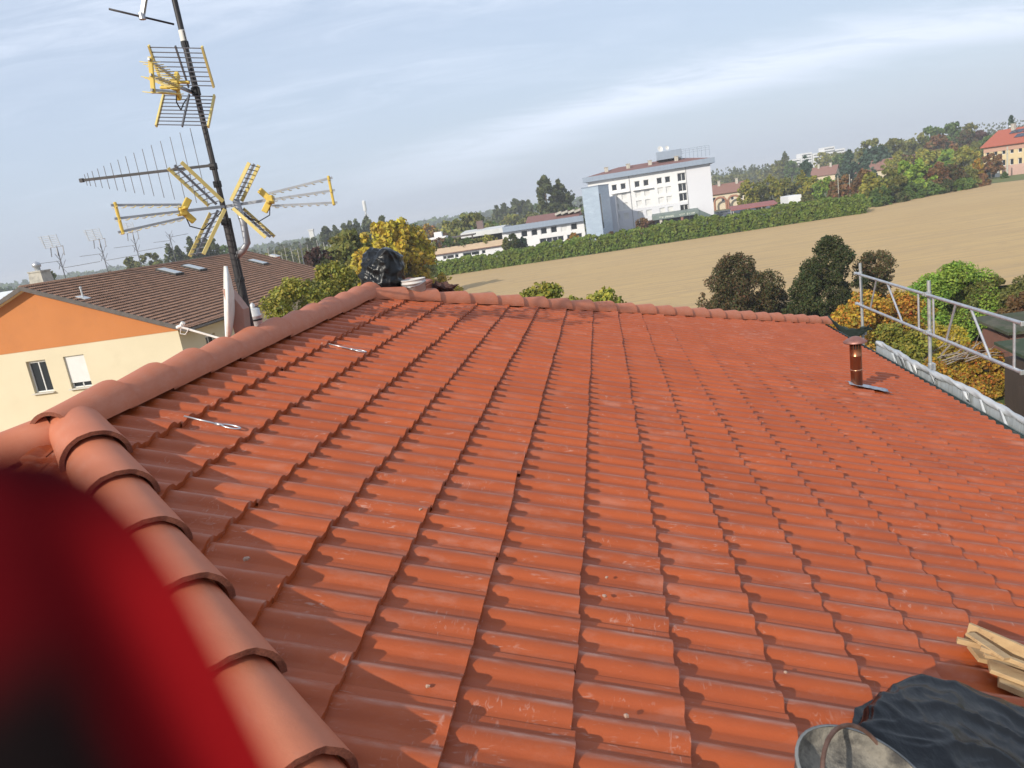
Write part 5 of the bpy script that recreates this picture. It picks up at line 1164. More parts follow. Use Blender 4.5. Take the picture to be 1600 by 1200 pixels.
b = MB(); b.box(p * np.array((1, 1, 0)) + ez_ * 1.75, (3.0, 5, 2.6)); b.build('box', mat("trailer_white", (.78, .78, .77), .5), bx, bevel=.04)
b = MB(); b.box(p * np.array((1, 1, 0)) + ez_ * .4, (2.2, 4.6, .15)); 
b.build('chassis', m_dark, bx)
for s_ in (-1, 1): b = MB(); b.lathe(p * np.array((1, 1, 0)) + np.array((1.2 * s_, .6, .35)), [(.1, -.12), (.35, -.12), (.35, .12), (.1, .12)], 14, ax=(1, 0, 0), caps=(True, True)); b.build('wheel', m_dark, bx)
s_ = sin(SL)
def farmhouse(A, B, Y0, Y1, zw, zr, depth, label, wallm, roofm, nwin=4, name='farmhouse', cat='house', chim=2):
    a, c = at_y(A, 300, Y0), at_y(B, 300, Y1); a[2] = c[2] = 0; x = c - a; Ln = np.linalg.norm(x); x /= Ln; n_ = np.array((x[1], -x[0], 0)); R_ = np.stack([x, n_, ez_], 1)
    o = empty(name, (a + c) / 2 - n_ * depth / 2, label, cat); hh = []
    for k in range(nwin):
        for z in ([zw - 1.9] + ([zw - 4.7] if zw > 5.5 else [])): hh.append((Ln * (k + .5) / nwin - .5, z - .75, Ln * (k + .5) / nwin + .5, z + .75))
    b = MB(); wall_holes(b, a, x, ez_, n_, Ln, zw, hh, .25)
    for p in (a, c): b.add([p, p - n_ * depth, p - n_ * depth + ez_ * zw, p - n_ * depth / 2 + ez_ * zr, p + ez_ * zw], [(0, 1, 2, 3, 4)])
    b.quad(a - n_ * depth, c - n_ * depth, c - n_ * depth + ez_ * zw, a - n_ * depth + ez_ * zw); b.build('wall', wallm, o)
    for h_ in hh: window(o, a, x, ez_, n_, h_, .25, 'open', simple=True)
    sl_ = (zr - zw) / (depth / 2); b = MB(); e = .7
    for sg in (1, -1):
        m_ = a - n_ * depth / 2; b.prism([m_ - x * .5 + ez_ * (zr + .1), m_ - x * .5 + n_ * sg * (depth / 2 + e) + ez_ * (zw - e * sl_ + .1), m_ - x * .5 + n_ * sg * (depth / 2 + e) + ez_ * (zw - e * sl_ - .08), m_ - x * .5 + ez_ * (zr - .08)], x * (Ln + 1))
    rf = b.build('roof', roofm, o)
    for k in range(chim): b = MB(); b.box(a + x * Ln * (.25 + .5 * k) - n_ * depth * .42 + ez_ * (zr + .3), (.8, .8, 1.6), R_); b.box(a + x * Ln * (.25 + .5 * k) - n_ * depth * .42 + ez_ * (zr + 1.15), (1.0, 1.0, .15), R_); b.build('chimney', m_conc, rf)
    return o, a, x, n_, Ln, R_
m_ylw = mat("farm_cream_wall", (.64, .55, .40), .9, c2=(.58, .49, .35), scale=.4)
m_froof = tile_mat("farm_roof_tile", (.26, .135, .10), (.22, .11, .085), (.32, .22, .17), .3, rough=.85, isl=.1, scuff=False)
m_froof2 = tile_mat("red_roof_tile_right", (.40, .105, .06), (.35, .09, .05), (.45, .25, .18), .3, rough=.8, isl=.1, scuff=False)
fo, fa, fx, fn, fl2, fR = farmhouse(1108, 1165, 232, 228, 5.0, 7.4, 12, 'long cream farm building with arches just right of the hotel', m_ylw, m_froof, 4)
m_brick = mat("brick_arch", (.36, .17, .10), .9, c2=(.28, .13, .08), scale=3)
for k in (1.6, 5.6):
    b = MB(); o2 = fa + fx * k + fn * 2.5; pts = [o2, o2 + ez_ * 2.4] + [o2 + fx * (1.7 - 1.7 * cos(t)) + ez_ * (2.4 + 1.3 * sin(t)) for t in np.linspace(.2, pi - .2, 9)] + [o2 + fx * 3.4 + ez_ * 2.4, o2 + fx * 3.4]
    b.path(pts, .32, n=6); b.build('arch', m_brick, fo)
farmhouse(1268, 1306, 305, 300, 4.6, 7.6, 13, 'cream farmhouse with a brown roof between the cedars', m_ylw, m_froof, 2)
farmhouse(1318, 1425, 262, 250, 4.4, 7.3, 14, 'long low red tiled roof showing above the field edge bushes', m_ylw, m_froof, 3, chim=1)
farmhouse(1488, 1512, 215, 213, 3.6, 4.6, 8, 'small pale building half hidden by the field edge trees', m_ylw, m_froof, 2, chim=0)
m_rhw = mat("right_house_yellow", (.66, .52, .30), .9, c2=(.60, .47, .27), scale=.4)
ro_, ra2, rx2, rn2, rl2, rR2 = farmhouse(1537, 1640, 195, 180, 7.3, 10.6, 13, 'big yellow house with a bright red roof and solar panels at the right edge', m_rhw, m_froof2, 8)
m_pv = mat("solar_panel", (.035, .045, .075), .2, .2, c2=(.05, .06, .09), scale=2)
for k, (u, v) in enumerate(((5.5, .3), (8.8, .3), (8.0, .62), (11.4, .62))):
    sl_ = (10.6 - 7.3) / 6.5; c = ra2 + rx2 * u + rn2 * (-6.5 * (1 - v)) + ez_ * (10.6 - 3.3 * v + .22); d2 = rn2 * 1 - ez_ * sl_; d2 /= np.linalg.norm(d2); b = MB(); b.box(c, (3.0, 1.7, .06), np.stack([rx2, d2, np.cross(rx2, d2)], 1)); b.build('solar_panel', m_pv, ro_)
b = MB(); b.box(ra2 + rx2 * rl2 / 2 + ez_ * 6.35 + rn2 * .04, (rl2, .06, 1.5), rR2); b.build('upper_band', mat("pink_band", (.50, .30, .22), .9), ro_)
yw = empty('yard_wall', (*at_y(1580, 270, 176)[:2], 0), 'pink rendered yard wall with a pale gate in front of the big yellow house', 'wall')
p1, p2 = fl_(at_y(1556, 270, 177), 0), fl_(at_y(1640, 262, 172), 0); dw = (p2 - p1) / np.linalg.norm(p2 - p1); nw = np.array((dw[1], -dw[0], 0)); Rw2 = np.stack([dw, nw, ez_], 1); ln2 = np.linalg.norm(p2 - p1)
b = MB(); b.box((p1 + p2) / 2 + ez_ * 1.2 + dw * .6, (ln2 - 1.2, .3, 2.4), Rw2); b.build('wall', mat("pink_wall", (.50, .33, .27), .9, c2=(.44, .29, .24), scale=.8), yw)
b = MB(); b.box(p1 + dw * .3 + ez_ * 1.25, (1.0, .12, 2.5), Rw2); b.build('gate', m_vent, yw)
gf = empty('green_fence', (*at_y(1546, 272, 178)[:2], 0), 'dark green screened fence left of the pink yard wall', 'fence')
p3, p4 = fl_(at_y(1536, 272, 181), 0), fl_(at_y(1555, 270, 178), 0); b = MB(); b.bar(p3 + ez_ * .95, p4 + ez_ * .95, .12, 1.9); b.build('screen', mat("fence_green", (.03, .045, .035), .8), gf)
for k in range(4): b = MB(); q = p3 + (p4 - p3) * k / 3; b.box(q + ez_ * 1.0, (.14, .2, 2.1)); b.build('post', m_conc, gf)

# ---- lamp posts, masts and poles
def pole(x, yt, yb, Y, r, label, name='street_lamp', cat='lamp post', m=None, lamp=True, group=None):
    t = at_y(x, yt, Y); t[2] = max(t[2], 1); z0 = 0
    o = empty(name, (t[0], t[1], 0), label, cat, group); b = MB(); b.tube((t[0], t[1], 0), (t[0], t[1], t[2]), r * 1.25, r * .8, n=8); b.build('post', m or m_conc, o)
    if lamp: b = MB(); b.lathe((t[0], t[1], t[2]), [(r * .8, 0), (r * 3, .15), (r * 2.6, .42), (0, .5)], 10); b.build('lamp_head', m_vent, o)
    return o
pole(1574, 229, 277, 168, .17, 'tall plain concrete post in front of the yellow house', 'utility_pole', 'pole', lamp=False)
pole(1309, 274, 304, 150, .075, 'thin grey pole behind the bush at the hedge end, left of two', 'utility_pole', 'pole', lamp=False)
pole(1327, 272, 304, 150, .075, 'thin grey pole behind the bush at the hedge end, right of two', 'utility_pole', 'pole', lamp=False)
pole(1578, 199, 225, 205, .10, 'slim street lamp rising behind the solar roof', lamp=True)
pole(468, 378, 420, 70, .055, 'dark slanting service pole beside the purple tree', 'utility_pole', 'pole', m_rod, lamp=False)
t = at_y(568, 314, 330); ms = empty('telecom_mast', (t[0], t[1], 0), 'slim white telecom mast above the yellow trees', 'mast')
b = MB(); b.tube((t[0], t[1], 0), (t[0], t[1], t[2]), .55, .3, n=10); b.build('pole', m_vent, ms)
b = MB(); b.lathe((t[0], t[1], t[2] - 4.2), [(.75, 0), (.75, 4.0), (.5, 4.4), (0, 4.5)], 10); b.build('antenna_cover', m_shut, ms)
b = MB()
for k in range(3): a = 2.1 * k; b.box((t[0] + .7 * cos(a), t[1] + .7 * sin(a), t[2] - 6.5), (.35, .35, 2.0))
b.build('panels', m_vent, ms)
t = at_y(486, 360, 420); ws = empty('white_tower', (t[0], t[1], 0), 'narrow white tower far off among the poplars', 'tower'); b = MB(); b.box((t[0], t[1], t[2] / 2), (2.4, 2.4, t[2])); b.box((t[0], t[1], t[2] + .3), (3, 3, .6)); b.build('shaft', m_shut, ws)
# vineyard stakes on the slope beyond the neighbour's roof
m_stake = mat("vine_stake", (.42, .41, .38), .8)
for i in range(16):
    x = 418 + i * 8.5 + (i % 3) * 2; Y = 92 + (i % 4) * 7; t = at_y(x, 388 - (x - 418) * .17 + (i % 3) * 5, Y)
    b = MB(); b.tube((0, 0, 0), (0, 0, t[2]), .035, n=6); o = b.build('stake', m_stake, org=(0, 0, 0)); o.location = (t[0], t[1], 0); tag(o, 'thin pale upright stake on the far side of the brown roof', 'stake', 'pale stakes beyond the brown roof')
p = at_y(426, 402, 118); sh_ = empty('garden_hut', (p[0], p[1], 0), 'tiny red hut beyond the far end of the brown roof', 'hut'); b = MB(); b.box((p[0], p[1], p[2] / 2), (1.8, 1.8, p[2])); b.build('wall', mat("hut_red", (.42, .16, .10), .9), sh_); b = MB(); b.prism([(p[0] - 1.1, p[1] - 1, p[2]), (p[0] + 1.1, p[1] - 1, p[2]), (p[0], p[1] - 1, p[2] + .5)], (0, 2, 0)); b.build('roof', m_vent, sh_)
# far white blocks on the skyline
t = at_y(1272, 240, 900); fb = empty('far_block', (t[0], t[1], 0), 'far white apartment blocks stepping above the trees on the skyline', 'building')
b = MB(); 
for dx, dz in ((-26, -3), (-12, 2), (2, 0), (15, 5), (27, 1)): b.box((t[0] + dx, t[1], (t[2] + dz) / 2), (13, 14, t[2] + dz))
b.build('wall', m_white, fb)
b = MB()
for dx, dz in ((-26, -3), (-12, 2), (2, 0), (15, 5), (27, 1)):
    for k in range(4): b.box((t[0] + dx, t[1] - 7.05, t[2] + dz - 2.2 - 3 * k), (11, .2, 1.1))
b.build('window_bands', m_glass, fb)
# ================================================================== trees
T_ = tree_px
# -- garden behind the eave, right
T_(1150, 391, 46, 50, 'darkred', 'bush', 'dark green tree with reddish top standing alone at the near edge of the field', zb=.02, dens=3.2, size=.17)
T_(1200, 440, 47, 28, 'darkred', 'bush', 'low dark brownish bush at the right foot of the lone dark tree', zb=.0, dens=1.3, size=.16, cat='bush', name='bush')
T_(1292, 367, 42, 47, 'dark', 'bush', 'tallest dark green tree, left of the scaffold rail', zb=.02, dens=3.6, size=.16)
T_(1258, 425, 41, 30, 'dark', 'bush', 'dark shrub at the left foot of the tallest dark tree', zb=.0, dens=1.5, size=.15, cat='bush', name='bush')
T_(1366, 388, 44, 26, 'darkred', 'vase', 'thin dark reddish tree between the tallest dark tree and the scaffold rail', zb=.25, dens=.9, size=.16)
T_(1345, 450, 30, 60, 'orange', 'bush', 'orange and yellow vine bush behind the far scaffold post', zb=.0, dens=3.2, size=.17, cat='bush', name='bush')
T_(1408, 452, 31, 52, 'orange', 'bush', 'orange vine bush in the middle of the first guardrail bay', zb=.0, dens=2.8, size=.17, cat='bush', name='bush', seed=77)
T_(1315, 480, 27, 48, 'orange', 'bush', 'low orange bush touching the corner of the roof', zb=.0, dens=2.2, size=.16, cat='bush', name='bush', seed=78)
T_(1400, 505, 27, 62, 'ygreen', 'bush', 'yellowing bramble under the first guardrail bay', zb=.0, dens=2.6, size=.16, cat='bush', name='bush', seed=79)
T_(1470, 505, 28, 48, 'yellow', 'bush', 'yellow leaved vine beside the second scaffold post', zb=.0, dens=2.0, size=.17, cat='bush', name='bush', seed=80)
T_(1520, 530, 27, 42, 'orange', 'bush', 'orange bramble in front of the mossy shed', zb=.0, dens=1.8, size=.17, cat='bush', name='bush', seed=81)
T_(1455, 560, 23.5, 52, 'orange', 'bush', 'low rusty bramble just outside the toe board', zb=.0, dens=1.8, size=.14, cat='bush', name='bush', seed=82)
T_(1500, 585, 23, 46, 'orange', 'bush', 'low orange ground vine lowest beside the toe board', zb=.0, dens=1.4, size=.14, cat='bush', name='bush', seed=83)
T_(1490, 410, 37, 56, 'bright', 'bush', 'bright yellow green bush above the second guardrail bay', zb=.0, dens=3.4, size=.17, cat='bush', name='bush')
T_(1440, 440, 38, 28, 'bright', 'bush', 'small green bush left of the bright yellow green bush', zb=.0, dens=1.2, size=.17, cat='bush', name='bush')
T_(1552, 432, 36, 44, 'olive', 'round', 'olive tree with brownish tips right of the bright green bush', zb=.05, dens=2.6, size=.17)
T_(1602, 455, 33, 36, 'rust', 'bush', 'dark red leaved shrub at the right edge above the mossy shed', zb=.0, dens=2.0, size=.16, cat='bush', name='bush')
# -- crown tips behind the far hip
T_(848, 448, 24, 56, 'ygreen', 'vase', 'tree top with green leaves showing over the hip, left of two', zb=.4, dens=2.4, size=.20)
T_(935, 455, 24, 54, 'ygreen', 'vase', 'tree top with sparse leaves showing over the hip, right of two', zb=.4, dens=1.3, size=.20)
# -- in front of the brown roof
T_(446, 437, 27, 50, 'ygreen', 'round', 'yellow green tree in front of the brown roof, beside the mast', zb=.25, dens=3.0, size=.16, bark=m_birch)
T_(520, 412, 31, 46, 'ygreen', 'round', 'olive yellow tree between the brown roof and the tall black sheet', zb=.25, dens=3.0, size=.17)
T_(480, 440, 30, 32, 'olive', 'round', 'small olive tree between the two yellow green trees', zb=.3, dens=1.6, size=.16)
T_(608, 343, 62, 52, 'yellow', 'round', 'big golden yellow tree behind the tall black sheet', zb=.15, dens=2.2, size=.42, bark=m_birch)
T_(690, 428, 66, 30, 'yellow', 'bush', 'low golden shrub at the left end of the field', zb=.0, dens=1.0, size=.32, cat='bush', name='bush')
T_(632, 392, 64, 22, 'yellow', 'round', 'smaller golden tree right of the big golden one', zb=.1, dens=1.1, size=.36)
T_(545, 358, 74, 46, 'olive', 'round', 'olive brown tree left of the big golden tree', zb=.1, dens=1.6, size=.5)
T_(492, 388, 72, 32, 'purple', 'round', 'dark purple leaved tree at the far end of the brown roof', zb=.1, dens=1.4, size=.40)
T_(508, 405, 66, 26, 'dark', 'bush', 'dark green bush at the foot of the purple tree', zb=.0, dens=1.0, size=.34, cat='bush', name='bush')
T_(575, 372, 80, 34, 'ygreen', 'round', 'yellow green tree behind the gap between olive and golden trees', zb=.1, dens=1.0, size=.5)
T_(640, 368, 96, 28, 'olive', 'round', 'olive tree showing right above the golden crown', zb=.1)
# -- poplars, one by one
pops = [(480, 374, 300, 6), (489, 371, 300, 6), (507, 354, 280, 9.5), (522, 353, 280, 8.5), (536, 348, 280, 7.5), (546, 346, 282, 7), (555, 344, 284, 7.5), (572, 338, 290, 10), (596, 338, 250, 8)]
plab = ['shortest poplar beside the far white tower', 'slim poplar touching the far white tower', 'broad poplar, first of the five in a row left of the telecom mast', 'broad poplar, second of the five left of the telecom mast', 'narrow poplar, third of the five left of the telecom mast', 'narrow poplar, fourth of the five left of the telecom mast', 'narrow poplar, last of the five left of the telecom mast', 'wide poplar directly behind the telecom mast', 'pointed poplar just right of the telecom mast']
for (x, y, Y, w), lb_ in zip(pops, plab): T_(x, y, Y, w, 'poplar', 'column', lb_, zb=.06, dens=.6, size=1.6, group='poplars along the skyline', name='poplar_tree')
for x, y, Y, w, lb_ in ((849, 274, 250, 15, 'tallest poplar, left of the pair behind the blue tower'), (871, 282, 255, 14, 'second tall poplar, right of the pair behind the blue tower')):
    T_(x, y, Y, w, 'poplar', 'column', lb_, zb=.05, dens=2.0, size=1.2, name='poplar_tree', r0=.34)
T_(890, 298, 260, 13, 'poplar', 'round', 'rounder tree at the right shoulder of the two tall poplars', zb=.05)
T_(893, 322, 225, 16, 'green', 'bush', 'green bush below the tall poplars by the blue tower', zb=.0, cat='bush', name='bush')
for x, y, w, lb_ in ((775, 322, 7, 'small poplar, leftmost of the clump above the low wing'), (787, 318, 7, 'small poplar, second of the clump above the low wing'), (803, 310, 12, 'biggest roundest poplar of the clump above the low wing'), (817, 314, 5.5, 'thin poplar, right of the biggest in the clump above the low wing'), (825, 313, 5.5, 'thin poplar, rightmost of the clump above the low wing')):
    T_(x, y, 380, w, 'poplar', 'column', lb_, zb=.05, dens=.7, size=1.9, name='poplar_tree', group='clump of poplars above the low wing')
T_(835, 318, 420, 9, 'green', 'round', 'hazy round tree right of the poplar clump', zb=.05, dens=.7)
T_(730, 332, 200, 26, 'olive', 'round', 'big round olive tree behind the planted terrace', zb=.1, dens=1.4, size=1.1)
T_(700, 345, 240, 22, 'ygreen', 'round', 'yellowish round tree left of the big olive tree behind the terrace', zb=.1)
T_(760, 345, 215, 20, 'green', 'round', 'green tree between the big olive tree and the poplar clump', zb=.1)
T_(665, 350, 250, 15, 'orange', 'round', 'orange tree above the left end of the terrace building', zb=.1)
T_(648, 348, 270, 14, 'green', 'round', 'dark green round tree beside the orange tree', zb=.1)
T_(685, 362, 230, 16, 'rust', 'round', 'rust brown tree behind the terrace stair house', zb=.1)
T_(628, 345, 300, 13, 'olive', 'round', 'small olive tree on the skyline above the golden crown', zb=.1)
T_(800, 334, 330, 26, 'ygreen', 'bush', 'broad yellowish scrub below the poplar clump', zb=.0, cat='bush', name='bush')
T_(770, 347, 300, 20, 'green', 'bush', 'green scrub behind the low wing roof', zb=.0, cat='bush', name='bush')
T_(828, 332, 290, 22, 'olive', 'bush', 'olive scrub left of the tall poplars', zb=.0, cat='bush', name='bush')
# -- trees before the low wing and hotel
T_(800, 366, 141, 13, 'dark', 'bush', 'dark round shrub, larger of the two before the low wing', zb=.0, dens=1.4, size=.6, cat='bush', name='bush')
T_(815, 371, 142, 9, 'cedar', 'bush', 'dark blue green shrub right of the larger one before the low wing', zb=.0, size=.5, cat='bush', name='bush')
T_(790, 371, 142, 8, 'olive', 'bush', 'small olive shrub at the corner of the terrace building', zb=.0, size=.5, cat='bush', name='bush')
T_(895, 363, 140, 9, 'orange', 'bush', 'small yellow orange shrub before the blue tower', zb=.0, size=.45, cat='bush', name='bush')
T_(846, 379, 138, 8, 'olive', 'bush', 'low green shrub before the low wing windows', zb=.0, size=.45, cat='bush', name='bush')
T_(1003, 340, 152, 9, 'rust', 'vase', 'small rusty tree at the left end of the hotel canopy', zb=.2, dens=.5, size=.5)
T_(1018, 344, 150, 11, 'purple', 'bush', 'dark purple shrub below the hotel canopy sign', zb=.0, size=.5, cat='bush', name='bush')
T_(1050, 346, 142, 10, 'bright', 'bush', 'rounded green shrub between the canopy columns', zb=.0, size=.45, cat='bush', name='bush')
T_(1088, 334, 150, 5, 'green', 'column', 'slim green shrub at the right end of the canopy', zb=.0, dens=.5, size=.5, cat='shrub', name='shrub')
T_(955, 362, 140, 7, 'rust', 'bush', 'low rusty shrub at the foot of the blue tower', zb=.0, size=.4, cat='bush', name='bush')
# -- right: trees behind the car park
for x, y, Y, w, kd, sh, lb_ in ((1166, 279, 186, 14, 'ygreen', 'column', 'yellow green tree behind the left part of the carport'), (1186, 284, 188, 12, 'olive', 'round', 'thin brownish tree behind the middle of the carport'), (1203, 273, 190, 14, 'ygreen', 'column', 'yellow green tree behind the right end of the carport'),
        (1226, 276, 192, 15, 'olive', 'round', 'olive tree directly behind the white trailer'), (1252, 266, 190, 9, 'ygreen', 'column', 'slim bright tree right of the white trailer'), (1270, 275, 180, 14, 'ygreen', 'round', 'yellow green tree right of the slim bright tree'), (1292, 276, 172, 16, 'bright', 'round', 'bright yellow green tree left of the two thin poles'), (1262, 305, 160, 13, 'olive', 'bush', 'olive bush behind the right part of the hedge')):
    T_(x, y, Y, w, kd, sh, lb_, zb=.05, dens=1.0, size=.62)
# -- the thick row along the field edge
row = [(1315, 272, 152, 20, 'rust', 'rust brown tree behind the two thin poles'), (1345, 262, 150, 20, 'rust', 'reddish tree, left end of the field edge row'), (1362, 268, 146, 20, 'ygreen', 'yellow green bush second in the field edge row'), (1388, 262, 148, 20, 'olive', 'dull green bush third in the field edge row'), (1415, 250, 150, 22, 'bright', 'bright yellow green tree, left of the two in the middle of the field edge row'), (1438, 247, 152, 22, 'bright', 'bright yellow green tree, right of the two in the middle of the field edge row'),
       (1465, 254, 152, 20, 'rust', 'rust red tree right of the bright pair in the field edge row'), (1488, 256, 153, 18, 'darkred', 'dark reddish tree near the right end of the field edge row'), (1512, 262, 153, 16, 'olive', 'olive bush next to last in the field edge row'), (1530, 272, 153, 12, 'rust', 'small brownish bush at the right end of the field edge row')]
for x, y, Y, w, kd, lb_ in row: T_(x, y, Y, w, kd, 'bush', lb_, zb=.0, dens=1.3, size=.75, cat='tree', group=None)
low = [(1372, 292, 140, 16), (1397, 290, 143, 15), (1424, 285, 146, 16), (1452, 284, 148, 15), (1475, 280, 149, 14), (1502, 278, 150, 13)]
llab = ['dark green shrub at the left foot of the field edge row', 'dark green shrub second along the foot of the field edge row', 'green shrub below the left bright tree of the field edge row', 'dark shrub below the right bright tree of the field edge row', 'dark shrub below the rust red tree of the field edge row', 'small shrub at the right foot of the field edge row']
for (x, y, Y, w), lb_ in zip(low, llab): T_(x, y, Y, w, 'dark' if x % 2 else 'green', 'bush', lb_, zb=.0, size=.6, cat='shrub', name='shrub')
# -- wood behind
wood = [(1258, 243, 240, 16, 'cedar', 'cone', 'dark blue green cedar left of the small brown roofed farmhouse'), (1326, 233, 245, 20, 'cedar', 'cone', 'broad dark cedar right of the small brown roofed farmhouse'), (1352, 238, 240, 17, 'cedar', 'cone', 'dark cedar, right of the broad one'), (1366, 226, 265, 18, 'cedar', 'round', 'tall dark green tree behind the cedars'), (1360, 217, 290, 16, 'olive', 'round', 'tall olive tree behind the cedars'),
        (1396, 216, 280, 17, 'olive', 'round', 'olive tree with yellow tips, middle of the wood'), (1398, 238, 235, 15, 'ygreen', 'round', 'pale yellow green tree below the olive one in the wood'), (1432, 206, 290, 20, 'olive', 'round', 'large green tree rising in the middle of the wood'), (1455, 197, 300, 15, 'green', 'round', 'dark green round tree left of the wood gap on the skyline'), (1465, 212, 270, 18, 'rust', 'round', 'brownish tree below the skyline round trees'),
        (1488, 191, 300, 15, 'green', 'round', 'highest dark green round tree on the right skyline'), (1514, 193, 300, 14, 'olive', 'round', 'olive yellow tree right of the highest round tree'), (1508, 203, 280, 14, 'darkred', 'round', 'reddish tree below the olive yellow skyline tree'), (1532, 204, 290, 14, 'purple', 'round', 'purplish tree left of the big yellow house'), (1445, 232, 220, 20, 'ygreen', 'round', 'yellow green tree at the front of the wood'), (1478, 232, 215, 16, 'bright', 'bush', 'pale yellow green bush before the small pale building'), (1507, 228, 205, 14, 'ygreen', 'round', 'yellowish tree left of the red roofed yellow house'),
        (1497, 224, 240, 16, 'rust', 'round', 'brown tree in the middle depth of the wood'), (1420, 240, 235, 16, 'rust', 'round', 'reddish brown tree behind the bright pair'), (1522, 222, 230, 12, 'olive', 'round', 'small olive tree touching the roof of the yellow house'), (1545, 213, 260, 12, 'green', 'round', 'green tree behind the left end of the solar roof'), (1598, 206, 250, 12, 'olive', 'round', 'olive tree behind the right chimney of the solar roof'), (1312, 240, 330, 12, 'green', 'round', 'hazy green tree behind the brown roofed farmhouse'), (1285, 238, 420, 13, 'ygreen', 'round', 'pale hazy tree below the far white blocks'), (1226, 237, 420, 6, 'poplar', 'column', 'single tall poplar on the skyline right of the hotel'), (1214, 250, 420, 9, 'olive', 'round', 'rounded tree left of the single tall poplar'), (1236, 251, 400, 9, 'green', 'round', 'rounded tree right of the single tall poplar')]
for x, y, Y, w, kd, sh, lb_ in wood: T_(x, y, Y, w, kd, sh, lb_, zb=.06, dens=1.1, size=1.0 if Y < 260 else 1.2)
T_(1580, 181, 230, 11, 'cedar', 'cone', 'pointed dark fir standing above the solar roof', zb=.04, dens=1.4, size=.8, name='fir_tree')
T_(1550, 240, 172, 15, 'rust', 'bush', 'broad reddish tree in front of the yellow house', zb=.25, dens=1.6, size=.6)
T_(1528, 247, 172, 9, 'orange', 'bush', 'small orange tree left of the reddish one by the yellow house', zb=.2, size=.5)
T_(1570, 268, 168, 4, 'green', 'bush', 'tiny green shrub at the foot of the tall concrete post', zb=.0, dens=.4, size=.35, cat='shrub', name='shrub')
# -- left skyline, beyond the brown roof
for x, y, Y, w, kd, sh, lb_ in ((201, 402, 210, 9, 'olive', 'round', 'small round hazy tree left of the aerials row'), (230, 396, 205, 17, 'olive', 'round', 'broad hazy tree behind the third aerial'), (262, 381, 215, 9, 'poplar', 'column', 'poplar behind the smallest aerial, left of two'), (276, 385, 218, 8, 'poplar', 'column', 'poplar behind the smallest aerial, right of two'), (294, 371, 200, 11, 'poplar', 'column', 'tall poplar, first of the group behind the antenna reflector'), (307, 370, 202, 9, 'poplar', 'column', 'tall poplar, second of the group behind the antenna reflector'), (318, 371, 205, 9, 'poplar', 'column', 'tall poplar, third of the group behind the antenna reflector'), (330, 369, 205, 9, 'poplar', 'column', 'tall poplar, last of the group behind the antenna reflector'),
        (72, 424, 150, 13, 'olive', 'vase', 'thin nearly bare tree behind the chimney cowl'), (350, 383, 260, 14, 'green', 'round', 'dark hazy tree left of the mast'), (172, 424, 200, 16, 'rust', 'bush', 'yellow brown scrub left above the brown ridge'), (122, 431, 240, 15, 'green', 'bush', 'hazy green scrub behind the second aerial'), (255, 416, 190, 26, 'olive', 'bush', 'olive scrub line above the brown ridge'), (310, 404, 190, 24, 'olive', 'bush', 'olive scrub below the tall poplar group')):
    T_(x, y, Y, w, kd, sh, lb_, zb=.03, dens=.45 if sh == 'vase' else 1.0, size=1.0 if w > 9 else .9)
# -- far woods reading as one mass each
def far_wood(name, x0, x1, ytop0, ytop1, Y, n, kind, seed, jit=5, wpx=9, pop=.25, zfill=1.0):
    rng = np.random.default_rng(seed); V = []
    for i in range(n):
        x = x0 + (x1 - x0) * (i + rng.uniform(-.4, .4)) / max(1, n - 1); f = (x - x0) / (x1 - x0); y = ytop0 + (ytop1 - ytop0) * f + abs(rng.normal(0, jit)) * .9
        t = at_y(x, y, Y * rng.uniform(.92, 1.1)); hw = wpx / F_PX * Y * rng.uniform(.7, 1.4); h = max(2.5, t[2]); column = rng.uniform() < pop
        if column: hw *= .42; h *= 1.0
        C, R = shell_clumps(hw, h * .05, h, 16, rng, 'column' if column else 'round', .36); v = leaf_cloud(C, R, 170, hw * (.42 if not column else .7), rng); V.append(v + np.array((t[0], t[1], 0)))
    v = np.concatenate(V); org = np.array((v[:, 0].mean(), v[:, 1].mean(), 0)); me = big_mesh(name, v - org, np.arange(len(v)).reshape(-1, 4), smooth=False); me.materials.append(LM[kind])
    o = bpy.data.objects.new(name, me); COL.objects.link(o); o.location = org; tag(o, kind='stuff'); return o
far_wood('distant_woods', -160, 150, 470, 434, 480, 40, 'green', 1, jit=3, wpx=11, pop=.05)
far_wood('distant_woods', 330, 500, 398, 372, 420, 46, 'poplar', 2, jit=5, wpx=8, pop=.6)
far_wood('distant_woods', 350, 560, 402, 376, 240, 26, 'olive', 3, jit=4, wpx=14, pop=.1)
far_wood('distant_woods', 560, 780, 364, 338, 520, 44, 'olive', 4, jit=3, wpx=9, pop=.15)
far_wood('distant_woods', 740, 930, 346, 318, 450, 34, 'green', 5, jit=4, wpx=9, pop=.1)
far_wood('distant_woods', 1108, 1245, 263, 251, 560, 56, 'poplar', 6, jit=3, wpx=6, pop=.85)
far_wood('distant_woods', 1105, 1250, 276, 258, 520, 30, 'olive', 7, jit=2, wpx=9, pop=.0)
far_wood('distant_woods', 1290, 1500, 238, 206, 420, 40, 'olive', 8, jit=4, wpx=10, pop=.1)
far_wood('distant_woods', 1500, 1760, 196, 158, 620, 70, 'poplar', 9, jit=3, wpx=6, pop=.8)
far_wood('distant_woods', 1500, 1760, 214, 172, 430, 40, 'green', 10, jit=4, wpx=11, pop=.1)
far_wood('distant_woods', -300, 1900, 0, 0, 900, 2, 'green', 11) if False else None
for i, (x0, x1, y0, y1) in enumerate(((-140, 420, 466, 383), (400, 960, 384, 301), (940, 1760, 303, 178))): far_wood('distant_woods', x0, x1, y0, y1, 1050, 70, 'green', 20 + i, jit=1.5, wpx=12, pop=.05)
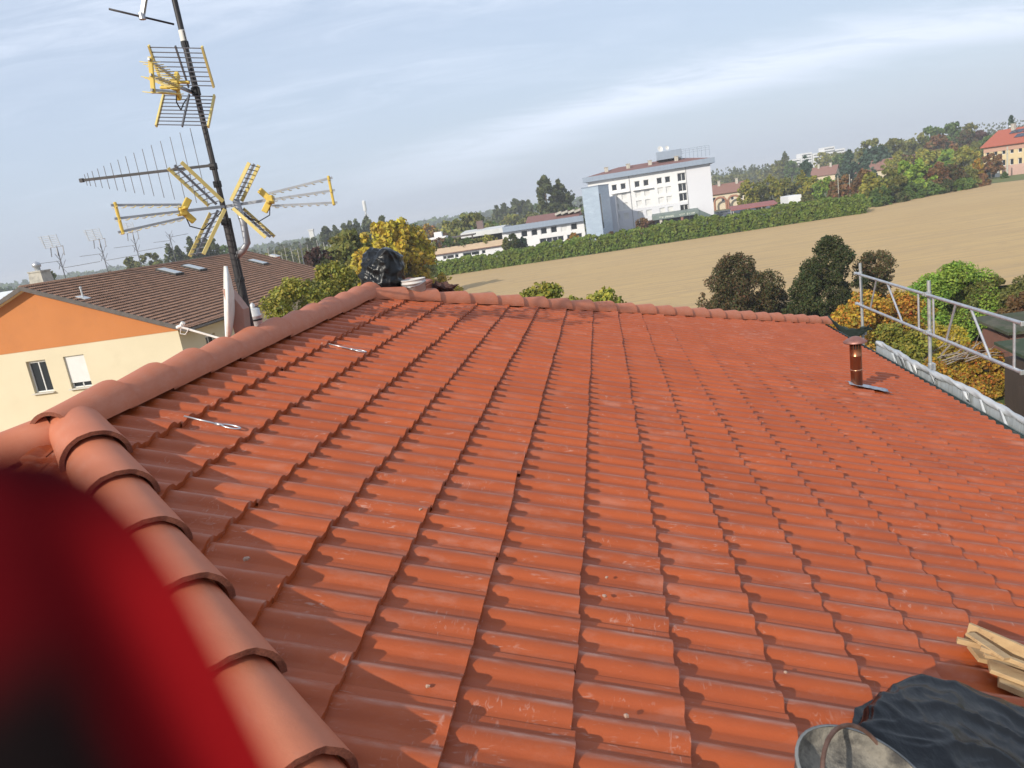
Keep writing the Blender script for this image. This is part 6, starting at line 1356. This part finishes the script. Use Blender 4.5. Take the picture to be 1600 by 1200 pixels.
# -- sheds in the garden
m_moss = mat("mossy_roof_felt", (.065, .060, .045), .95, c2=(.030, .050, .014), scale=1.1, dirt=(.13, .11, .085), dscale=1.2, bump=.02, bscale=8)
m_shedw = mat("dark_shed_boards", (.045, .032, .026), .8, c2=(.065, .045, .035), scale=2, stretch=(6, 6, .6), bump=.006)
p = at_y(1560, 505, 29); sd = empty('garden_shed', (p[0] + 1.2, p[1] + 1, 0), 'low garden shed with a mossy felt roof behind the second guardrail bay', 'shed')
zt = p[2]; b = MB(); b.prism([(p[0] - .3, p[1] - 1.0, zt - .30), (p[0] - .3, p[1] - 1.0, zt - .18), (p[0] - .3, p[1] + 1.3, zt + .10), (p[0] - .3, p[1] + 1.3, zt)], (5.0, -.6, -.05)); b.build('roof', m_moss, sd)
b = MB(); b.box((p[0] + 2.2, p[1] + .15, (zt - .4) / 2), (4.4, 1.7, zt - .4)); b.build('wall', mat("shed_brick", (.22, .10, .07), .9, c2=(.16, .08, .06), scale=3), sd)
p = at_y(1618, 562, 23.5); s2 = empty('tool_shed', (p[0] + .6, p[1] + .6, 0), 'dark boarded shed with a green roof at the right edge below the rail', 'shed')
zt = p[2]; b = MB(); b.prism([(p[0] - .25, p[1] - .6, zt - .1), (p[0] - .25, p[1] - .6, zt), (p[0] - .25, p[1] + 1.7, zt + .35), (p[0] - .25, p[1] + 1.7, zt + .25)], (2.8, -.2, 0)); b.build('roof', mat("green_felt_roof", (.040, .055, .032), .85, c2=(.025, .045, .018), scale=2.2, dirt=(.10, .09, .06), dscale=2.6), s2)
b = MB(); b.box((p[0] + 1.0, p[1] + .5, zt / 2 - .08), (2.2, 1.7, zt - .16)); b.build('wall', m_shedw, s2)
b = MB(); b.box((p[0] + .02, p[1] - .1, .55 * zt / 2), (.7, .9, .55 * zt)); b.build('lean_to', m_shedw, s2)
p = at_z(1475, 585, 0.9); br = MB(); rb2 = random.Random(9); p = at_y(1465, 540, 26.5)
for k in range(16):
    a = np.array((p[0] + rb2.uniform(-1.6, 1.0), p[1] + rb2.uniform(-.6, .6), p[2] - .5 + rb2.uniform(-.3, .2))); d = np.array((rb2.uniform(.6, 1.6), rb2.uniform(-.5, .5), rb2.uniform(-.15, .6)))
    br.path([a, a + d * .5 + np.array((0, 0, .12)), a + d], [.03, .02, .008], n=5); br.path([a + d * .5 + np.array((0, 0, .12)), a + d * .8 + np.array((.1, .2, .35))], [.014, .005], n=4)
br.path([np.array((p[0] - .3, p[1], 0)), p - np.array((.2, 0, .5))], [.09, .05], n=6)
tag(br.build('dead_branches', mat("dead_wood_grey", (.26, .22, .19), .9), org=(p[0], p[1], 0), smooth=True), 'grey dead branches above the brambles beside the second scaffold post', 'branches')

# ================================================================== haze
m_haze = bpy.data.materials.new("haze"); m_haze.use_nodes = True; nt = m_haze.node_tree; nt.nodes.clear()
o_ = nt.nodes.new('ShaderNodeOutputMaterial'); v_ = nt.nodes.new('ShaderNodeVolumePrincipled'); nt.links.new(v_.outputs[0], o_.inputs['Volume'])
v_.inputs['Color'].default_value = (.93, .96, 1.0, 1); v_.inputs['Density'].default_value = HAZE_D; v_.inputs['Anisotropy'].default_value = 0.0
b = MB(); b.box((0, 1450, 21), (5400, 3700, 44)); hz_ = b.build('haze', m_haze, org=(0, 1450, -1)); tag(hz_, kind='stuff')
